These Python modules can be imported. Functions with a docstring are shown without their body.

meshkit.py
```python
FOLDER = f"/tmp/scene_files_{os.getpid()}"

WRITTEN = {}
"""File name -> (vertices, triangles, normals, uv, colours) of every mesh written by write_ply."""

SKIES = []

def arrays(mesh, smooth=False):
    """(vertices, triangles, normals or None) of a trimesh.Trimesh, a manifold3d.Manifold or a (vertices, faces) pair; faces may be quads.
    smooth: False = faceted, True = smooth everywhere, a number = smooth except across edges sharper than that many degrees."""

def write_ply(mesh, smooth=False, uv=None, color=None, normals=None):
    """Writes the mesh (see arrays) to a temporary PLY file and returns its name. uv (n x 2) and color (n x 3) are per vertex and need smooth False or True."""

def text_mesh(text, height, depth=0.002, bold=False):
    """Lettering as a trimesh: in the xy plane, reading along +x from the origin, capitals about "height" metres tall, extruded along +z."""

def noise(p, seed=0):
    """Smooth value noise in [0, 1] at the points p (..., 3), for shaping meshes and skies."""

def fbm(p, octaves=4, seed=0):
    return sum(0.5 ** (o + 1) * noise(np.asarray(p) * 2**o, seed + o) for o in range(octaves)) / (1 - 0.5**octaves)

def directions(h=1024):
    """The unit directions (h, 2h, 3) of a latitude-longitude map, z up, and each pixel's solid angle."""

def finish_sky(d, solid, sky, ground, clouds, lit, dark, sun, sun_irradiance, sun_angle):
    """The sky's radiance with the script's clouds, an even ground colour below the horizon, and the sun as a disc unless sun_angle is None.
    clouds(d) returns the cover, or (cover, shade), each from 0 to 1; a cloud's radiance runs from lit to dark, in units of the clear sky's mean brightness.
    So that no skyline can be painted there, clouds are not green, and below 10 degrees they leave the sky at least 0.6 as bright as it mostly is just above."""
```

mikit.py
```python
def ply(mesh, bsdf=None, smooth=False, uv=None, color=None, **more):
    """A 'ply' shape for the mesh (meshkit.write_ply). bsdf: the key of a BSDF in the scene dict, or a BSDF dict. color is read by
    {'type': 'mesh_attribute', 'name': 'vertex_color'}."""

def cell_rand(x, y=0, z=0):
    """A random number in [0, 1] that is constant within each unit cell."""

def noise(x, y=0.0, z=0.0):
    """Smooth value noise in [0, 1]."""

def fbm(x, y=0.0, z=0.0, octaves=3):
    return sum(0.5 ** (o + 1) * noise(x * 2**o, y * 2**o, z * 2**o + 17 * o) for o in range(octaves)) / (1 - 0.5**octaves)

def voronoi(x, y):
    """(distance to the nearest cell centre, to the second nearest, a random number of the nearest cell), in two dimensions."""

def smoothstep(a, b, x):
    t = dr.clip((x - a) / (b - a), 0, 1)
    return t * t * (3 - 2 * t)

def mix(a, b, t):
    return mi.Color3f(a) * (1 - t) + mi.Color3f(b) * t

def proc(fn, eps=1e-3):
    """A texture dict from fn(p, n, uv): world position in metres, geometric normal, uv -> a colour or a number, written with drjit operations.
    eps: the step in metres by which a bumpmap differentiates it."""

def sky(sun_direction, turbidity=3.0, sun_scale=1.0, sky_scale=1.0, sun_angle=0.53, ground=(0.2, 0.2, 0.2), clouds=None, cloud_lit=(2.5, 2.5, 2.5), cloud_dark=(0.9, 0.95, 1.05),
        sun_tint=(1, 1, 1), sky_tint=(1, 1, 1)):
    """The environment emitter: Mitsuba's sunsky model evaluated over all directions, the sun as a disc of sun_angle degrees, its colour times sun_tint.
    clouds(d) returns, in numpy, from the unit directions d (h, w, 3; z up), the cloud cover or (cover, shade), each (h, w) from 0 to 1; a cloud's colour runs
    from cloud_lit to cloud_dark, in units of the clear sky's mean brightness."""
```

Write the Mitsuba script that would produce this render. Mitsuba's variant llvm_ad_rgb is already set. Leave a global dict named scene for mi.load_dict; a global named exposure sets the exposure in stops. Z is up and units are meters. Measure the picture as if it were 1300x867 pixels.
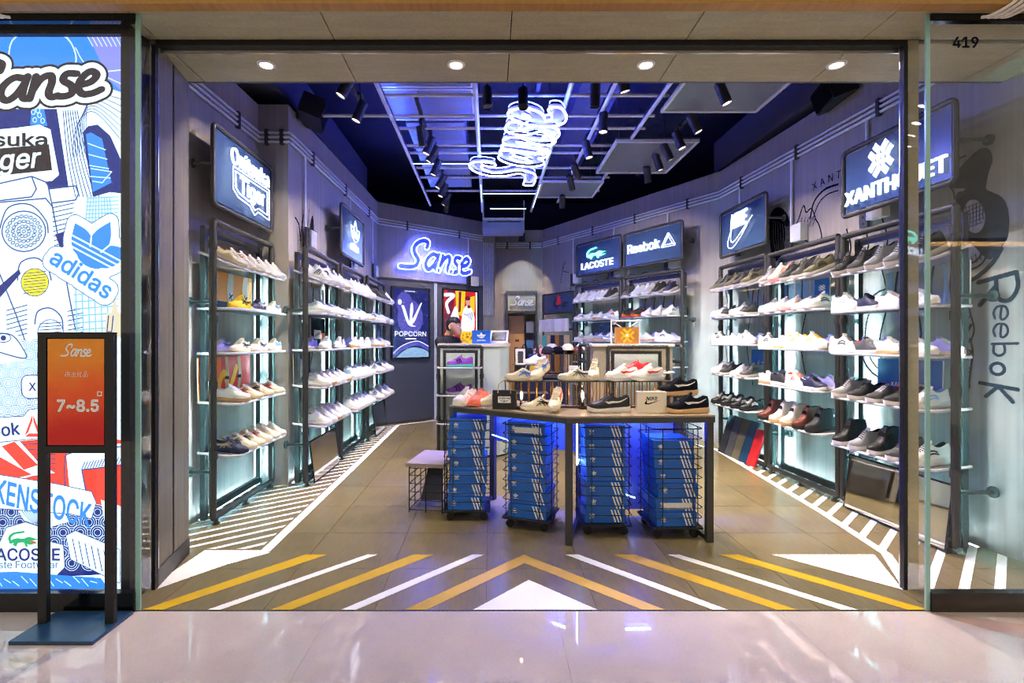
import math, random
import numpy as np, trimesh, drjit as dr, mitsuba as mi
from shapely.geometry import Polygon, LineString, Point, box as sbox, MultiPolygon
from shapely.ops import unary_union
from shapely import affinity
import meshkit, mikit
from mikit import noise, fbm, smoothstep, mix, cell_rand

rng = random.Random(7)
T4 = mi.ScalarTransform4f
scene, labels = {'type': 'scene'}, {}

# ------------------------------------------------------------------ camera, light, exposure
F_PX, CAM_H = 638.0, 1.45
exposure = 0.0
scene['camera'] = {'type': 'perspective', 'fov_axis': 'x', 'fov': math.degrees(2 * math.atan(650 / F_PX)),
                   'principal_point_offset_x': (650 - 622) / 1300, 'principal_point_offset_y': (433.5 - 432) / 867,
                   'near_clip': 0.05, 'far_clip': 100.0,
                   'to_world': T4().look_at(origin=[0, 0, CAM_H], target=[0, 1, CAM_H], up=[0, 0, 1])}
# the open mall around the shop front
scene['mall_ambient'] = {'type': 'constant', 'radiance': {'type': 'rgb', 'value': [0.62, 0.56, 0.46]}, 'sampling_weight': 2.0}

WARM = np.array([1.0, 0.83, 0.62])
NEON = np.array([0.62, 0.78, 1.0])
BLUE = np.array([0.02, 0.045, 1.0])
CYAN = np.array([0.32, 0.86, 0.96])
K_SPOT, K_DOWN, K_NEON, K_BLUE, K_CYAN, K_TABLE, K_SCREEN = 36.0, 8.0, 2.4, 60.0, 230.0, 260.0, 1.5
VIOLET, K_SCRIPT = np.array([0.17, 0.22, 1.0]), 76.0


def em(rgb, k, w=1.0):
    return {'type': 'area', 'radiance': {'type': 'rgb', 'value': [float(c) * k for c in rgb]}, 'sampling_weight': float(w)}


def spot(key, pos, aim, k, cutoff=34, beam=14, rgb=WARM, w=2.2):
    scene[key] = {'type': 'spot', 'to_world': T4().look_at(origin=list(map(float, pos)), target=list(map(float, aim)), up=[0.3, 0.2, 0.93]),
                  'intensity': {'type': 'rgb', 'value': [float(c) * k for c in rgb]}, 'cutoff_angle': float(cutoff), 'beam_width': float(beam), 'sampling_weight': float(w)}


# ------------------------------------------------------------------ materials
def lin(c):
    c = np.asarray(c, float) / 255
    return [float(v) for v in np.where(c < 0.04045, c / 12.92, ((c + 0.055) / 1.055) ** 2.4)]


def M(name, rgb, rough=0.5, metal=0.0, spec=0.5, coat=0.0, sheen=0.0):
    b = {'type': 'rgb', 'value': lin(rgb)} if isinstance(rgb, (tuple, list)) else mikit.proc(rgb)
    d = {'type': 'principled', 'base_color': b, 'roughness': rough, 'metallic': metal, 'specular': spec}
    if coat:
        d['clearcoat'] = coat
        d['clearcoat_gloss'] = 0.95
    scene[name] = {'type': 'twosided', 'bsdf': d}
    return name


def streaks(p):
    s = p.x * 0.8 + p.y
    return 0.6 * noise(s * 55, p.z * 1.3) + 0.4 * fbm(s * 9, p.z * 1.1, p.x)


def f_concrete(p, n, uv):
    t = 0.2 + 0.6 * streaks(p)
    joint = dr.select(dr.abs((p.x * 0.8 + p.y) * 2.2 - dr.floor((p.x * 0.8 + p.y) * 2.2) - 0.5) < 0.49, 1.0, 0.93)
    return mix(lin((126, 120, 118)), lin((162, 155, 152)), t) * joint


def f_floor(p, n, uv):
    t = fbm(p.x * 3, p.y * 3, 1.0) * 0.6 + 0.4 * noise(p.x * 160, p.y * 12)
    k = cell_rand(dr.floor((p.x + 0.02) / 0.6), dr.floor((p.y - 0.19) / 0.6), 3)
    return mix(lin((92, 82, 58)), lin((120, 107, 77)), t * 0.75 + k * 0.25)


def f_stone(p, n, uv):
    t = fbm(p.x * 5, p.y * 5, 2.0) * 0.5 + 0.5 * noise(p.x * 300, p.y * 300)
    v = smoothstep(0.78, 0.86, noise(p.x * 14, p.y * 9, 5.0)) * 0.25
    return mix(lin((176, 163, 160)), lin((194, 182, 179)), t) * (1 - v * 0.12)


def f_soffit(p, n, uv):
    t = 0.25 * noise(p.x * 5, p.y * 60, p.z * 60) + 0.35 * noise(p.x * 90, p.y * 90, p.z * 90) + 0.4 * fbm(p.x * 6, p.y * 14, p.z * 14)
    return mix(lin((152, 144, 114)), lin((180, 172, 140)), t)


def f_gold(p, n, uv):
    return mix(lin((150, 104, 44)), lin((186, 134, 62)), 0.5 * noise(p.x * 4, p.z * 150) + 0.5 * fbm(p.x * 60, p.z * 60))


def f_wood(p, n, uv):
    return mix(lin((116, 102, 84)), lin((142, 126, 106)), fbm(p.x * 3 + p.y * 30, p.y * 6 + p.x * 14, p.z * 20))


M('concrete', f_concrete, 0.75, spec=0.25)
def f_pier(p, n, uv):
    return mix(lin((92, 86, 74)), lin((118, 110, 95)), 0.5 * fbm(p.y * 8, p.z * 3, 2.0) + 0.5 * noise(p.y * 70, p.z * 2))


M('pier_m', f_pier, 0.6)
M('floor_tile_m', f_floor, 0.24, spec=0.45)
M('stone', f_stone, 0.035, spec=0.6, coat=0.4)
M('stone_dark', (176, 148, 142), 0.08, spec=0.6, coat=0.4)
M('soffit_m', f_soffit, 0.55)
M('gold_m', f_gold, 0.5)
M('tabletop_m', f_wood, 0.3)
M('grout', (70, 62, 54), 0.9)
M('paint_white', (232, 230, 226), 0.55)
M('paint_yellow', (190, 152, 8), 0.5)
M('dark_ceiling', (22, 26, 44), 0.7)
M('dark_panel', (66, 68, 82), 0.5)
M('duct', (128, 134, 150), 0.45, 0.2)
M('pipe', (68, 68, 66), 0.42, 0.6)
M('pipe_light', (212, 215, 222), 0.4, 0.1)
M('steel', (70, 70, 70), 0.4, 0.8)
M('chrome', (205, 205, 205), 0.12, 1.0)
M('mirror_m', (225, 228, 228), 0.03, 1.0)
M('black', (16, 16, 18), 0.5)
M('black_gloss', (12, 12, 14), 0.12)
M('ink', (12, 15, 26), 0.8, spec=0.1)
M('navy', (26, 32, 64), 0.6)
M('shelf_m', (112, 110, 104), 0.4, 0.4)
M('acrylic_panel', (44, 64, 98), 0.25)
M('letter_face', (52, 48, 84), 0.5)
M('letter_blue', (70, 90, 190), 0.4)
M('white', (238, 236, 232), 0.6)
M('cream', (240, 228, 198), 0.6)
M('offwhite', (226, 220, 212), 0.6)
M('gum', (206, 168, 120), 0.6)
M('grey', (140, 142, 146), 0.65)
M('darkgrey', (64, 66, 70), 0.65)
M('charcoal', (34, 36, 40), 0.7)
M('olive', (88, 86, 68), 0.7)
M('red', (206, 34, 40), 0.5)
M('blue', (36, 84, 196), 0.5)
M('lightblue', (120, 168, 220), 0.6)
M('yellow', (240, 186, 24), 0.6)
M('orange', (238, 98, 34), 0.6)
M('coral', (244, 122, 96), 0.6)
M('pink', (240, 164, 160), 0.6)
M('purple', (132, 62, 178), 0.55)
M('teal', (96, 206, 190), 0.5)
M('lavender', (176, 172, 226), 0.6)
M('brown', (98, 48, 40), 0.4)
M('tan', (200, 172, 132), 0.6)
M('green', (24, 138, 84), 0.5)
M('silver', (190, 192, 196), 0.3, 0.4)
M('skin', (206, 156, 128), 0.55)
M('hair', (18, 16, 18), 0.5)
M('shirt', (20, 22, 28), 0.8)
M('box_blue', (22, 96, 188), 0.5)
M('box_blue_lid', (84, 150, 226), 0.5)
M('brass', (170, 122, 66), 0.3, 0.9)
M('cardboard', (178, 134, 92), 0.8)
M('gold_box', (178, 120, 52), 0.6)
M('bag_kraft', (226, 214, 192), 0.7)
M('counter_m', (206, 222, 214), 0.25)
M('cabinet_m', (168, 160, 142), 0.5)
M('wood_seat', (140, 126, 118), 0.35)
M('stand_blue', (24, 58, 92), 0.3)
M('poster_orange', (232, 140, 40), 0.5)
M('bulb_base', (60, 42, 28), 0.4, 0.7)
scene['glass'] = {'type': 'thindielectric', 'int_ior': 1.33}
scene['bulb_glass'] = {'type': 'thindielectric', 'int_ior': 1.3}
scene['glass_edge'] = {'type': 'twosided', 'bsdf': {'type': 'principled', 'base_color': {'type': 'rgb', 'value': lin((150, 196, 184))}, 'roughness': 0.15, 'specular': 0.7}}


# ------------------------------------------------------------------ mesh helpers
def uniq(key):
    if key not in scene and key not in USED:
        USED.add(key)
        return key
    i = NEXT.get(key, 1)
    while f'{key}_{i:03d}' in USED or f'{key}_{i:03d}' in scene:
        i += 1
    NEXT[key] = i + 1
    key = f'{key}_{i:03d}'
    USED.add(key)
    return key


USED, NEXT = set(), {}


def mat4(loc=(0, 0, 0), rz=0.0, ry=0.0, rx=0.0, s=1.0):
    """Rotation z*y*x in degrees, then translation."""
    a, b, c = map(math.radians, (rz, ry, rx))
    Rz = np.array([[math.cos(a), -math.sin(a), 0], [math.sin(a), math.cos(a), 0], [0, 0, 1]])
    Ry = np.array([[math.cos(b), 0, math.sin(b)], [0, 1, 0], [-math.sin(b), 0, math.cos(b)]])
    Rx = np.array([[1, 0, 0], [0, math.cos(c), -math.sin(c)], [0, math.sin(c), math.cos(c)]])
    m = np.eye(4)
    m[:3, :3] = Rz @ Ry @ Rx * s
    m[:3, 3] = loc
    return m


def frame(origin, n_deg):
    """Local x = outward normal, y = reading direction, z = up."""
    return mat4(origin, n_deg)


class MB:
    def __init__(self):
        self.v, self.f, self.n = [], [], 0

    def add(self, v, f):
        v = np.asarray(v, float)
        f = np.asarray(f, int)
        if len(v) == 0:
            return self
        if f.shape[1] == 4:
            f = np.vstack([f[:, [0, 1, 2]], f[:, [0, 2, 3]]])
        self.v.append(v)
        self.f.append(f + self.n)
        self.n += len(v)
        return self

    def mesh(self, m):
        return self.add(m.vertices, m.faces)

    def box(self, c, s, m=None):
        x, y, z = np.asarray(s, float) / 2
        v = np.array([[a * x, b * y, d * z] for a in (-1, 1) for b in (-1, 1) for d in (-1, 1)])
        if m is not None:
            v = v @ m[:3, :3].T
        f = [[0, 1, 3, 2], [4, 6, 7, 5], [0, 4, 5, 1], [2, 3, 7, 6], [0, 2, 6, 4], [1, 5, 7, 3]]
        return self.add(v + np.asarray(c, float), f)

    def bx(self, x0, x1, y0, y1, z0, z1):
        return self.box(((x0 + x1) / 2, (y0 + y1) / 2, (z0 + z1) / 2), (x1 - x0, y1 - y0, z1 - z0))

    def tube(self, pts, r, n=8, closed=False):
        p = np.asarray(pts, float)
        k = len(p)
        r = np.broadcast_to(np.asarray(r, float), (k,))
        if closed:
            t = np.roll(p, -1, 0) - np.roll(p, 1, 0)
        else:
            t = np.gradient(p, axis=0)
        t /= np.linalg.norm(t, axis=1, keepdims=True) + 1e-12
        up = np.array([0, 0, 1.0]) if abs(t[0, 2]) < 0.9 else np.array([1.0, 0, 0])
        rings = []
        a = np.cross(t[0], up)
        a /= np.linalg.norm(a)
        for i in range(k):
            a = a - t[i] * np.dot(a, t[i])
            a /= np.linalg.norm(a) + 1e-12
            b = np.cross(t[i], a)
            th = np.arange(n) / n * 2 * math.pi
            rings.append(p[i] + r[i] * (np.cos(th)[:, None] * a + np.sin(th)[:, None] * b))
        v = np.vstack(rings)
        f = []
        for i in range(k if closed else k - 1):
            j = (i + 1) % k
            for q in range(n):
                w = (q + 1) % n
                f.append([i * n + q, i * n + w, j * n + w, j * n + q])
        self.add(v, f)
        if not closed:
            for i, flip in ((0, False), (k - 1, True)):
                ring = v[i * n:(i + 1) * n]
                tri = [[0, q + 1, q] if not flip else [0, q, q + 1] for q in range(1, n - 1)]
                self.add(ring, tri)
        return self

    def rod(self, a, b, r, n=8):
        return self.tube([a, b], r, n)

    def lathe(self, prof, n=20, m=None):
        prof = np.asarray(prof, float)
        th = np.arange(n) / n * 2 * math.pi
        v = np.array([[r * math.cos(t), r * math.sin(t), z] for r, z in prof for t in th])
        f = [[i * n + q, i * n + (q + 1) % n, (i + 1) * n + (q + 1) % n, (i + 1) * n + q] for i in range(len(prof) - 1) for q in range(n)]
        if m is not None:
            v = v @ m[:3, :3].T + m[:3, 3]
        return self.add(v, f)

    def prism(self, poly, z0, z1, m=None):
        """Extrude shapely polygon (xy) from z0 to z1."""
        for g in polys(poly):
            t = trimesh.creation.extrude_polygon(g, z1 - z0, engine='earcut')
            v = np.array(t.vertices) + [0, 0, z0]
            if m is not None:
                v = v @ m[:3, :3].T + m[:3, 3]
            self.add(v, np.array(t.faces))
        return self

    def wallprism(self, poly, x0, x1):
        """Polygon in the local (y, z) plane, thick from x0 to x1 along the local normal."""
        R = np.eye(4)
        R[:3, :3] = np.array([[0, 0, 1], [1, 0, 0], [0, 1, 0]], float)
        return self.prism(poly, x0, x1, R)

    def flat(self, poly, x):
        """A flat print in the local (y, z) plane at local x."""
        for g in polys(poly):
            v, f = trimesh.creation.triangulate_polygon(g, engine='earcut')
            v = np.column_stack([np.full(len(v), x), v[:, 0], v[:, 1]])
            f = np.asarray(f)
            a = v[f[:, 1]] - v[f[:, 0]]
            b = v[f[:, 2]] - v[f[:, 0]]
            bad = np.cross(a, b)[:, 0] < 0
            f[bad] = f[bad][:, ::-1]
            self.add(v, f)
        return self

    def get(self):
        return np.vstack(self.v), np.vstack(self.f)


def polys(p):
    if p is None or p.is_empty:
        return []
    out = [p] if p.geom_type == 'Polygon' else [g for g in getattr(p, 'geoms', []) if g.geom_type == 'Polygon']
    return [g.buffer(0) if not g.is_valid else g for g in out if g.area > 1e-8]


def put(key, mb, mat, m=None, smooth=False, emit=None, cached=None):
    """One entry of the scene."""
    key = uniq(key)
    if cached is not None:
        d = dict(cached)
        d['bsdf'] = {'type': 'ref', 'id': mat}
    else:
        d = mikit.ply(mb.get() if isinstance(mb, MB) else mb, mat, smooth)
    if m is not None:
        d['to_world'] = T4(np.asarray(m, float).tolist())
    if emit:
        d['emitter'] = emit
    scene[key] = d
    return key


def shared(mb, smooth=False):
    return mikit.ply(mb.get() if isinstance(mb, MB) else mb, None, smooth)


def thing(name, label, cat, group=None, kind=None):
    key = uniq(name)
    labels[key] = {'label': label, 'category': cat}
    if group:
        labels[key]['group'] = group
    if kind:
        labels[key]['kind'] = kind
    return key


def struct(name, mb, mat, label, cat='wall', m=None):
    key = put(name, mb, mat, m)
    labels[key] = {'label': label, 'category': cat, 'kind': 'structure'}
    return key


def plabel(key, text):
    labels[key] = {'label': text}


def spline(pts, n=8, closed=False):
    """Catmull-Rom through the points."""
    p = np.asarray(pts, float)
    k = len(p)
    out = []
    rngs = range(k if closed else k - 1)
    for i in rngs:
        g = lambda j: p[j % k] if closed else p[min(max(j, 0), k - 1)]
        p0, p1, p2, p3 = g(i - 1), g(i), g(i + 1), g(i + 2)
        for t in np.arange(n) / n:
            out.append(0.5 * ((2 * p1) + (-p0 + p2) * t + (2 * p0 - 5 * p1 + 4 * p2 - p3) * t * t + (-p0 + 3 * p1 - 3 * p2 + p3) * t ** 3))
    if not closed:
        out.append(p[-1])
    return np.array(out)


def stroke(pts, w, curve=True, cap='round'):
    q = spline(pts, 6) if curve and len(pts) > 2 else pts
    return LineString(q).buffer(w / 2, cap_style=cap, quad_segs=4)


_TEXT = {}


def text_poly(s, h, bold=False):
    """Lettering as a shapely polygon, baseline at the origin."""
    k = (s, bold)
    if k not in _TEXT:
        t = meshkit.text_mesh(s, 1.0, 0.01, bold)
        v, f = np.array(t.vertices), np.array(t.faces)
        low = np.all(np.abs(v[f][:, :, 2]) < 1e-6, axis=1)
        _TEXT[k] = unary_union([Polygon(v[q][:, :2]).buffer(0.001) for q in f[low]]).buffer(-0.001).simplify(0.004)
    return affinity.scale(_TEXT[k], h, h, origin=(0, 0))


def centred(p, cx, cy, w=None, rot=0, skew=0):
    x0, y0, x1, y1 = p.bounds
    p = affinity.translate(p, -(x0 + x1) / 2, -(y0 + y1) / 2)
    if w:
        p = affinity.scale(p, w / (x1 - x0), w / (x1 - x0), origin=(0, 0))
    if skew:
        p = affinity.skew(p, skew, 0, origin=(0, 0))
    if rot:
        p = affinity.rotate(p, rot, origin=(0, 0))
    return affinity.translate(p, cx, cy)


def fit(p, x0, y0, x1, y1):
    a, b, c, d = p.bounds
    return affinity.affine_transform(p, [(x1 - x0) / (c - a), 0, 0, (y1 - y0) / (d - b), x0 - a * (x1 - x0) / (c - a), y0 - b * (y1 - y0) / (d - b)])


# the shop's brush-script logo, as strokes (units: lower-case letters about 0.8 high)
LOGO = [
    [[(-0.25, 0.08), (0.2, 0.08), (0.55, 0.16), (0.68, 0.42), (0.46, 0.68), (0.36, 0.94), (0.56, 1.22), (0.88, 1.34), (1.1, 1.26), (1.06, 1.04)]],
    [[(1.72, 0.72), (1.45, 0.78), (1.18, 0.56), (1.1, 0.26), (1.26, 0.06), (1.5, 0.2), (1.72, 0.55), (1.8, 0.78), (1.7, 0.36), (1.7, 0.1), (1.86, 0.06)]],
    [[(2.02, 0.76), (1.96, 0.4), (1.88, 0.05)], [(1.94, 0.3), (2.16, 0.66), (2.4, 0.76), (2.46, 0.56), (2.38, 0.2), (2.46, 0.05), (2.62, 0.08)]],
    [[(3.1, 0.74), (2.84, 0.76), (2.76, 0.56), (2.98, 0.36), (3.0, 0.12), (2.82, 0.04), (2.6, 0.06)]],
    [[(3.2, 0.36), (3.5, 0.44), (3.64, 0.64), (3.48, 0.78), (3.26, 0.6), (3.16, 0.3), (3.28, 0.07), (3.54, 0.06), (3.78, 0.16)]],
]


def logo_letters(w=0.2, slant=8):
    out = []
    for letter in LOGO:
        p = unary_union([stroke(s, w, True, 'flat' if False else 'round') for s in letter])
        out.append(affinity.skew(p, slant, 0, origin=(0, 0)))
    return out


def logo(w=0.2):
    return unary_union(logo_letters(w))


def rings(p, tol=0.004):
    out = []
    for g in polys(p):
        for r in [g.exterior, *g.interiors]:
            c = np.array(r.simplify(tol).coords)[:-1]
            if len(c) > 3 and Polygon(c).area > 1e-5:
                out.append(c)
    return out


def ellipse(cx, cy, rx, ry, rot=0, n=16):
    p = affinity.scale(Point(0, 0).buffer(1, quad_segs=n // 4 + 2), rx, ry)
    return affinity.translate(affinity.rotate(p, rot, origin=(0, 0)), cx, cy)


def trefoil():
    """Three leaves over three bars, about 2 wide, base at y=0."""
    leaf = lambda a: affinity.rotate(affinity.translate(Polygon(np.vstack([spline([(0, 0), (0.34, 0.55), (0.3, 1.0), (0, 1.45)], 6), spline([(0, 1.45), (-0.3, 1.0), (-0.34, 0.55), (0, 0)], 6)[1:]])), 0, 0.1), a, origin=(0, 0.1))
    L = unary_union([leaf(0), leaf(52), leaf(-52), ellipse(0, 0.32, 0.62, 0.36)])
    for y in (0.26, 0.42, 0.58):
        L = L.difference(sbox(-2, y, 2, y + 0.055))
    gap = unary_union([affinity.rotate(sbox(-0.03, 0.6, 0.03, 1.6), a, origin=(0, 0.1)) for a in (26, -26)])
    return L.difference(gap)


def tick():
    return Polygon(np.vstack([spline([(2.0, 0.86), (1.2, 0.5), (0.55, 0.24), (0.3, 0.3), (0.28, 0.55), (0.42, 0.86)], 6), spline([(0.42, 0.86), (0.1, 0.5), (0.0, 0.2), (0.16, 0.02), (0.5, 0.02), (1.1, 0.3), (2.0, 0.86)], 6)[1:]])).buffer(0)


def croc():
    body = Polygon(spline([(0.0, 0.28), (0.35, 0.52), (0.75, 0.5), (1.05, 0.62), (1.5, 0.46), (1.62, 0.5), (1.15, 0.28), (1.6, 0.2), (1.66, 0.26), (1.1, 0.06), (0.85, 0.2), (0.5, 0.2), (0.36, 0.02), (0.2, 0.04), (0.24, 0.2), (0.08, 0.14)], 5, True)).buffer(0)
    tail = stroke([(0.1, 0.25), (0.02, 0.55), (0.24, 0.86), (0.75, 0.98)], 0.14)
    legs = unary_union([stroke([(0.4, 0.25), (0.34, 0.0)], 0.12, False), stroke([(0.85, 0.22), (0.92, -0.02)], 0.12, False)])
    return unary_union([body, tail, legs])


def woven():
    a = unary_union([sbox(-1, 0.12, 1, 0.42), sbox(-1, -0.42, 1, -0.12), sbox(-0.42, -1, -0.12, 1), sbox(0.12, -1, 0.42, 1)])
    g = unary_union([sbox(-0.06, -0.5, -0.03, 0.5)])
    return affinity.rotate(a.difference(g), 45, origin=(0, 0))


def delta():
    a = Polygon([(0, 1), (-0.95, -0.7), (0.95, -0.7)])
    b = Polygon([(0, 0.55), (-0.55, -0.45), (0.55, -0.45)])
    cut = unary_union([stroke([(0, 0.1), (0, 1.2)], 0.1, False), stroke([(0, -0.1), (-1.1, -0.8)], 0.1, False), stroke([(0, -0.1), (1.1, -0.8)], 0.1, False)])
    return a.difference(b).difference(cut)


def print_on(parent, layers, m, x, emission=None, weight=0.05, part='print'):
    """layers: [(material, polygon)] from the bottom up; one flat mesh for each material, cut so that nothing overlaps."""
    cover, seen = None, {}
    for mt, p in reversed(layers):
        p = p.buffer(0)
        vis = p if cover is None else p.difference(cover)
        seen.setdefault(mt, []).append(vis)
        cover = p if cover is None else cover.union(p)
    for mt, ps in seen.items():
        mb = MB()
        for q in ps:
            mb.flat(q, x)
        if mb.n == 0:
            continue
        if emission is None:
            put(f'{parent}__{part}', mb, mt, m)
        else:
            rgb, k = emission[mt]
            put(f'{parent}__{part}', mb, 'black_gloss', m, emit=em(rgb, k, weight))

# ------------------------------------------------------------------ the setting
WALL_H, CEIL_H, SOFFIT_Z = 3.81, 4.7, 3.2
# floor plan of the shop (inner faces)
PLAN = [(-2.05, 2.70), (-2.05, 3.42), (-2.38, 3.42), (-2.32, 5.03), (-2.02, 5.03), (-1.92, 8.55), (-0.157, 10.0), (0.10, 10.15), (0.10, 10.75),
        (1.12, 10.75), (3.22, 7.0), (3.52, 2.70)]


def wall_seg(name, a, b, z0, z1, label, th=0.12, mat='concrete'):
    """A wall whose inner face runs from a to b, the shop to the right of that direction."""
    a, b = np.array(a, float), np.array(b, float)
    d = (b - a) / np.linalg.norm(b - a)
    out = np.array([-d[1], d[0]]) * th
    p = Polygon([a, b, b + out, a + out])
    return struct(name, MB().prism(p, z0, z1), mat, label)


w_jamb = struct('wall_entrance', MB().prism(Polygon([(-2.38, 2.93), (-1.95, 2.93), (-2.05, 3.42), (-2.50, 3.42)]), 0, SOFFIT_Z), 'pier_m', 'concrete pier at the left side of the shop entrance')
put(w_jamb + '__kick_plate', MB().prism(Polygon([(-1.945, 2.95), (-2.04, 3.415), (-2.046, 3.412), (-1.951, 2.95)]), 0.004, 0.11), 'steel')
put(w_jamb + '__panel_joint', MB().prism(Polygon([(-1.994, 3.17), (-1.996, 3.18), (-2.002, 3.179), (-2.0, 3.169)]), 0.11, 3.19), 'steel')
wall_seg('wall_left', (-2.38, 3.42), (-2.32, 5.03), 0, WALL_H, 'lilac-lit concrete wall behind the rack under the shield sign')
struct('pillar', MB().prism(Polygon([(-2.5, 5.03), (-2.02, 5.03), (-2.018, 5.15), (-2.5, 5.15)]), 0, WALL_H), 'concrete', 'square concrete pillar beside the shield sign rack', 'pillar')
wall_seg('wall_left_rear', (-2.018, 5.15), (-1.92, 8.55), 0, WALL_H, 'long concrete wall behind the trefoil sign rack')
wall_seg('wall_back_left', (-1.92, 8.55), (-0.157, 10.0), 0, WALL_H, 'slanted back wall carrying the blue neon script')
struct('column', MB().prism(Polygon([(-0.157, 10.0), (0.10, 10.15), (0.10, 10.9), (-0.157, 10.9)]), 0, WALL_H), 'concrete', 'narrow column clad in vertical conduits at the end of the neon wall', 'column')
# back wall with a doorway
bw = MB().bx(0.0, 0.36, 10.75, 10.87, 0, WALL_H).bx(0.98, 1.25, 10.75, 10.87, 0, WALL_H).bx(0.36, 0.98, 10.75, 10.87, 2.02, WALL_H)
struct('wall_back', bw, 'concrete', 'beige back wall with a doorway to the stock room')
struct('stock_room', MB().bx(0.2, 1.2, 11.75, 11.85, 0, 2.4).bx(0.2, 0.26, 10.87, 11.8, 0, 2.4).bx(1.14, 1.2, 10.87, 11.8, 0, 2.4).bx(0.2, 1.2, 10.87, 11.8, 2.3, 2.36), 'offwhite', 'pale stock room behind the doorway', 'room')
wall_seg('wall_back_right', (1.12, 10.75), (3.22, 7.0), 0, WALL_H, 'slanted concrete wall behind the crocodile and triangle signs')
wall_seg('wall_right', (3.22, 7.0), (3.52, 2.70), 0, WALL_H, 'right concrete wall with ink doodles')
# outer shell above and around the walls, dark
shell = MB().bx(-4.0, -3.9, 3.0, 12, 0, CEIL_H).bx(5.0, 5.1, 2.6, 12, 0, CEIL_H).bx(-4, 5.1, 11.9, 12, 0, CEIL_H)
struct('wall_outer', shell, 'dark_ceiling', 'dark shell above the shop walls')
struct('ceiling', MB().bx(-4, 5.1, 2.6, 12, CEIL_H, CEIL_H + 0.1), 'dark_ceiling', 'dark ceiling slab high above the suspended grid', 'ceiling')
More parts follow.
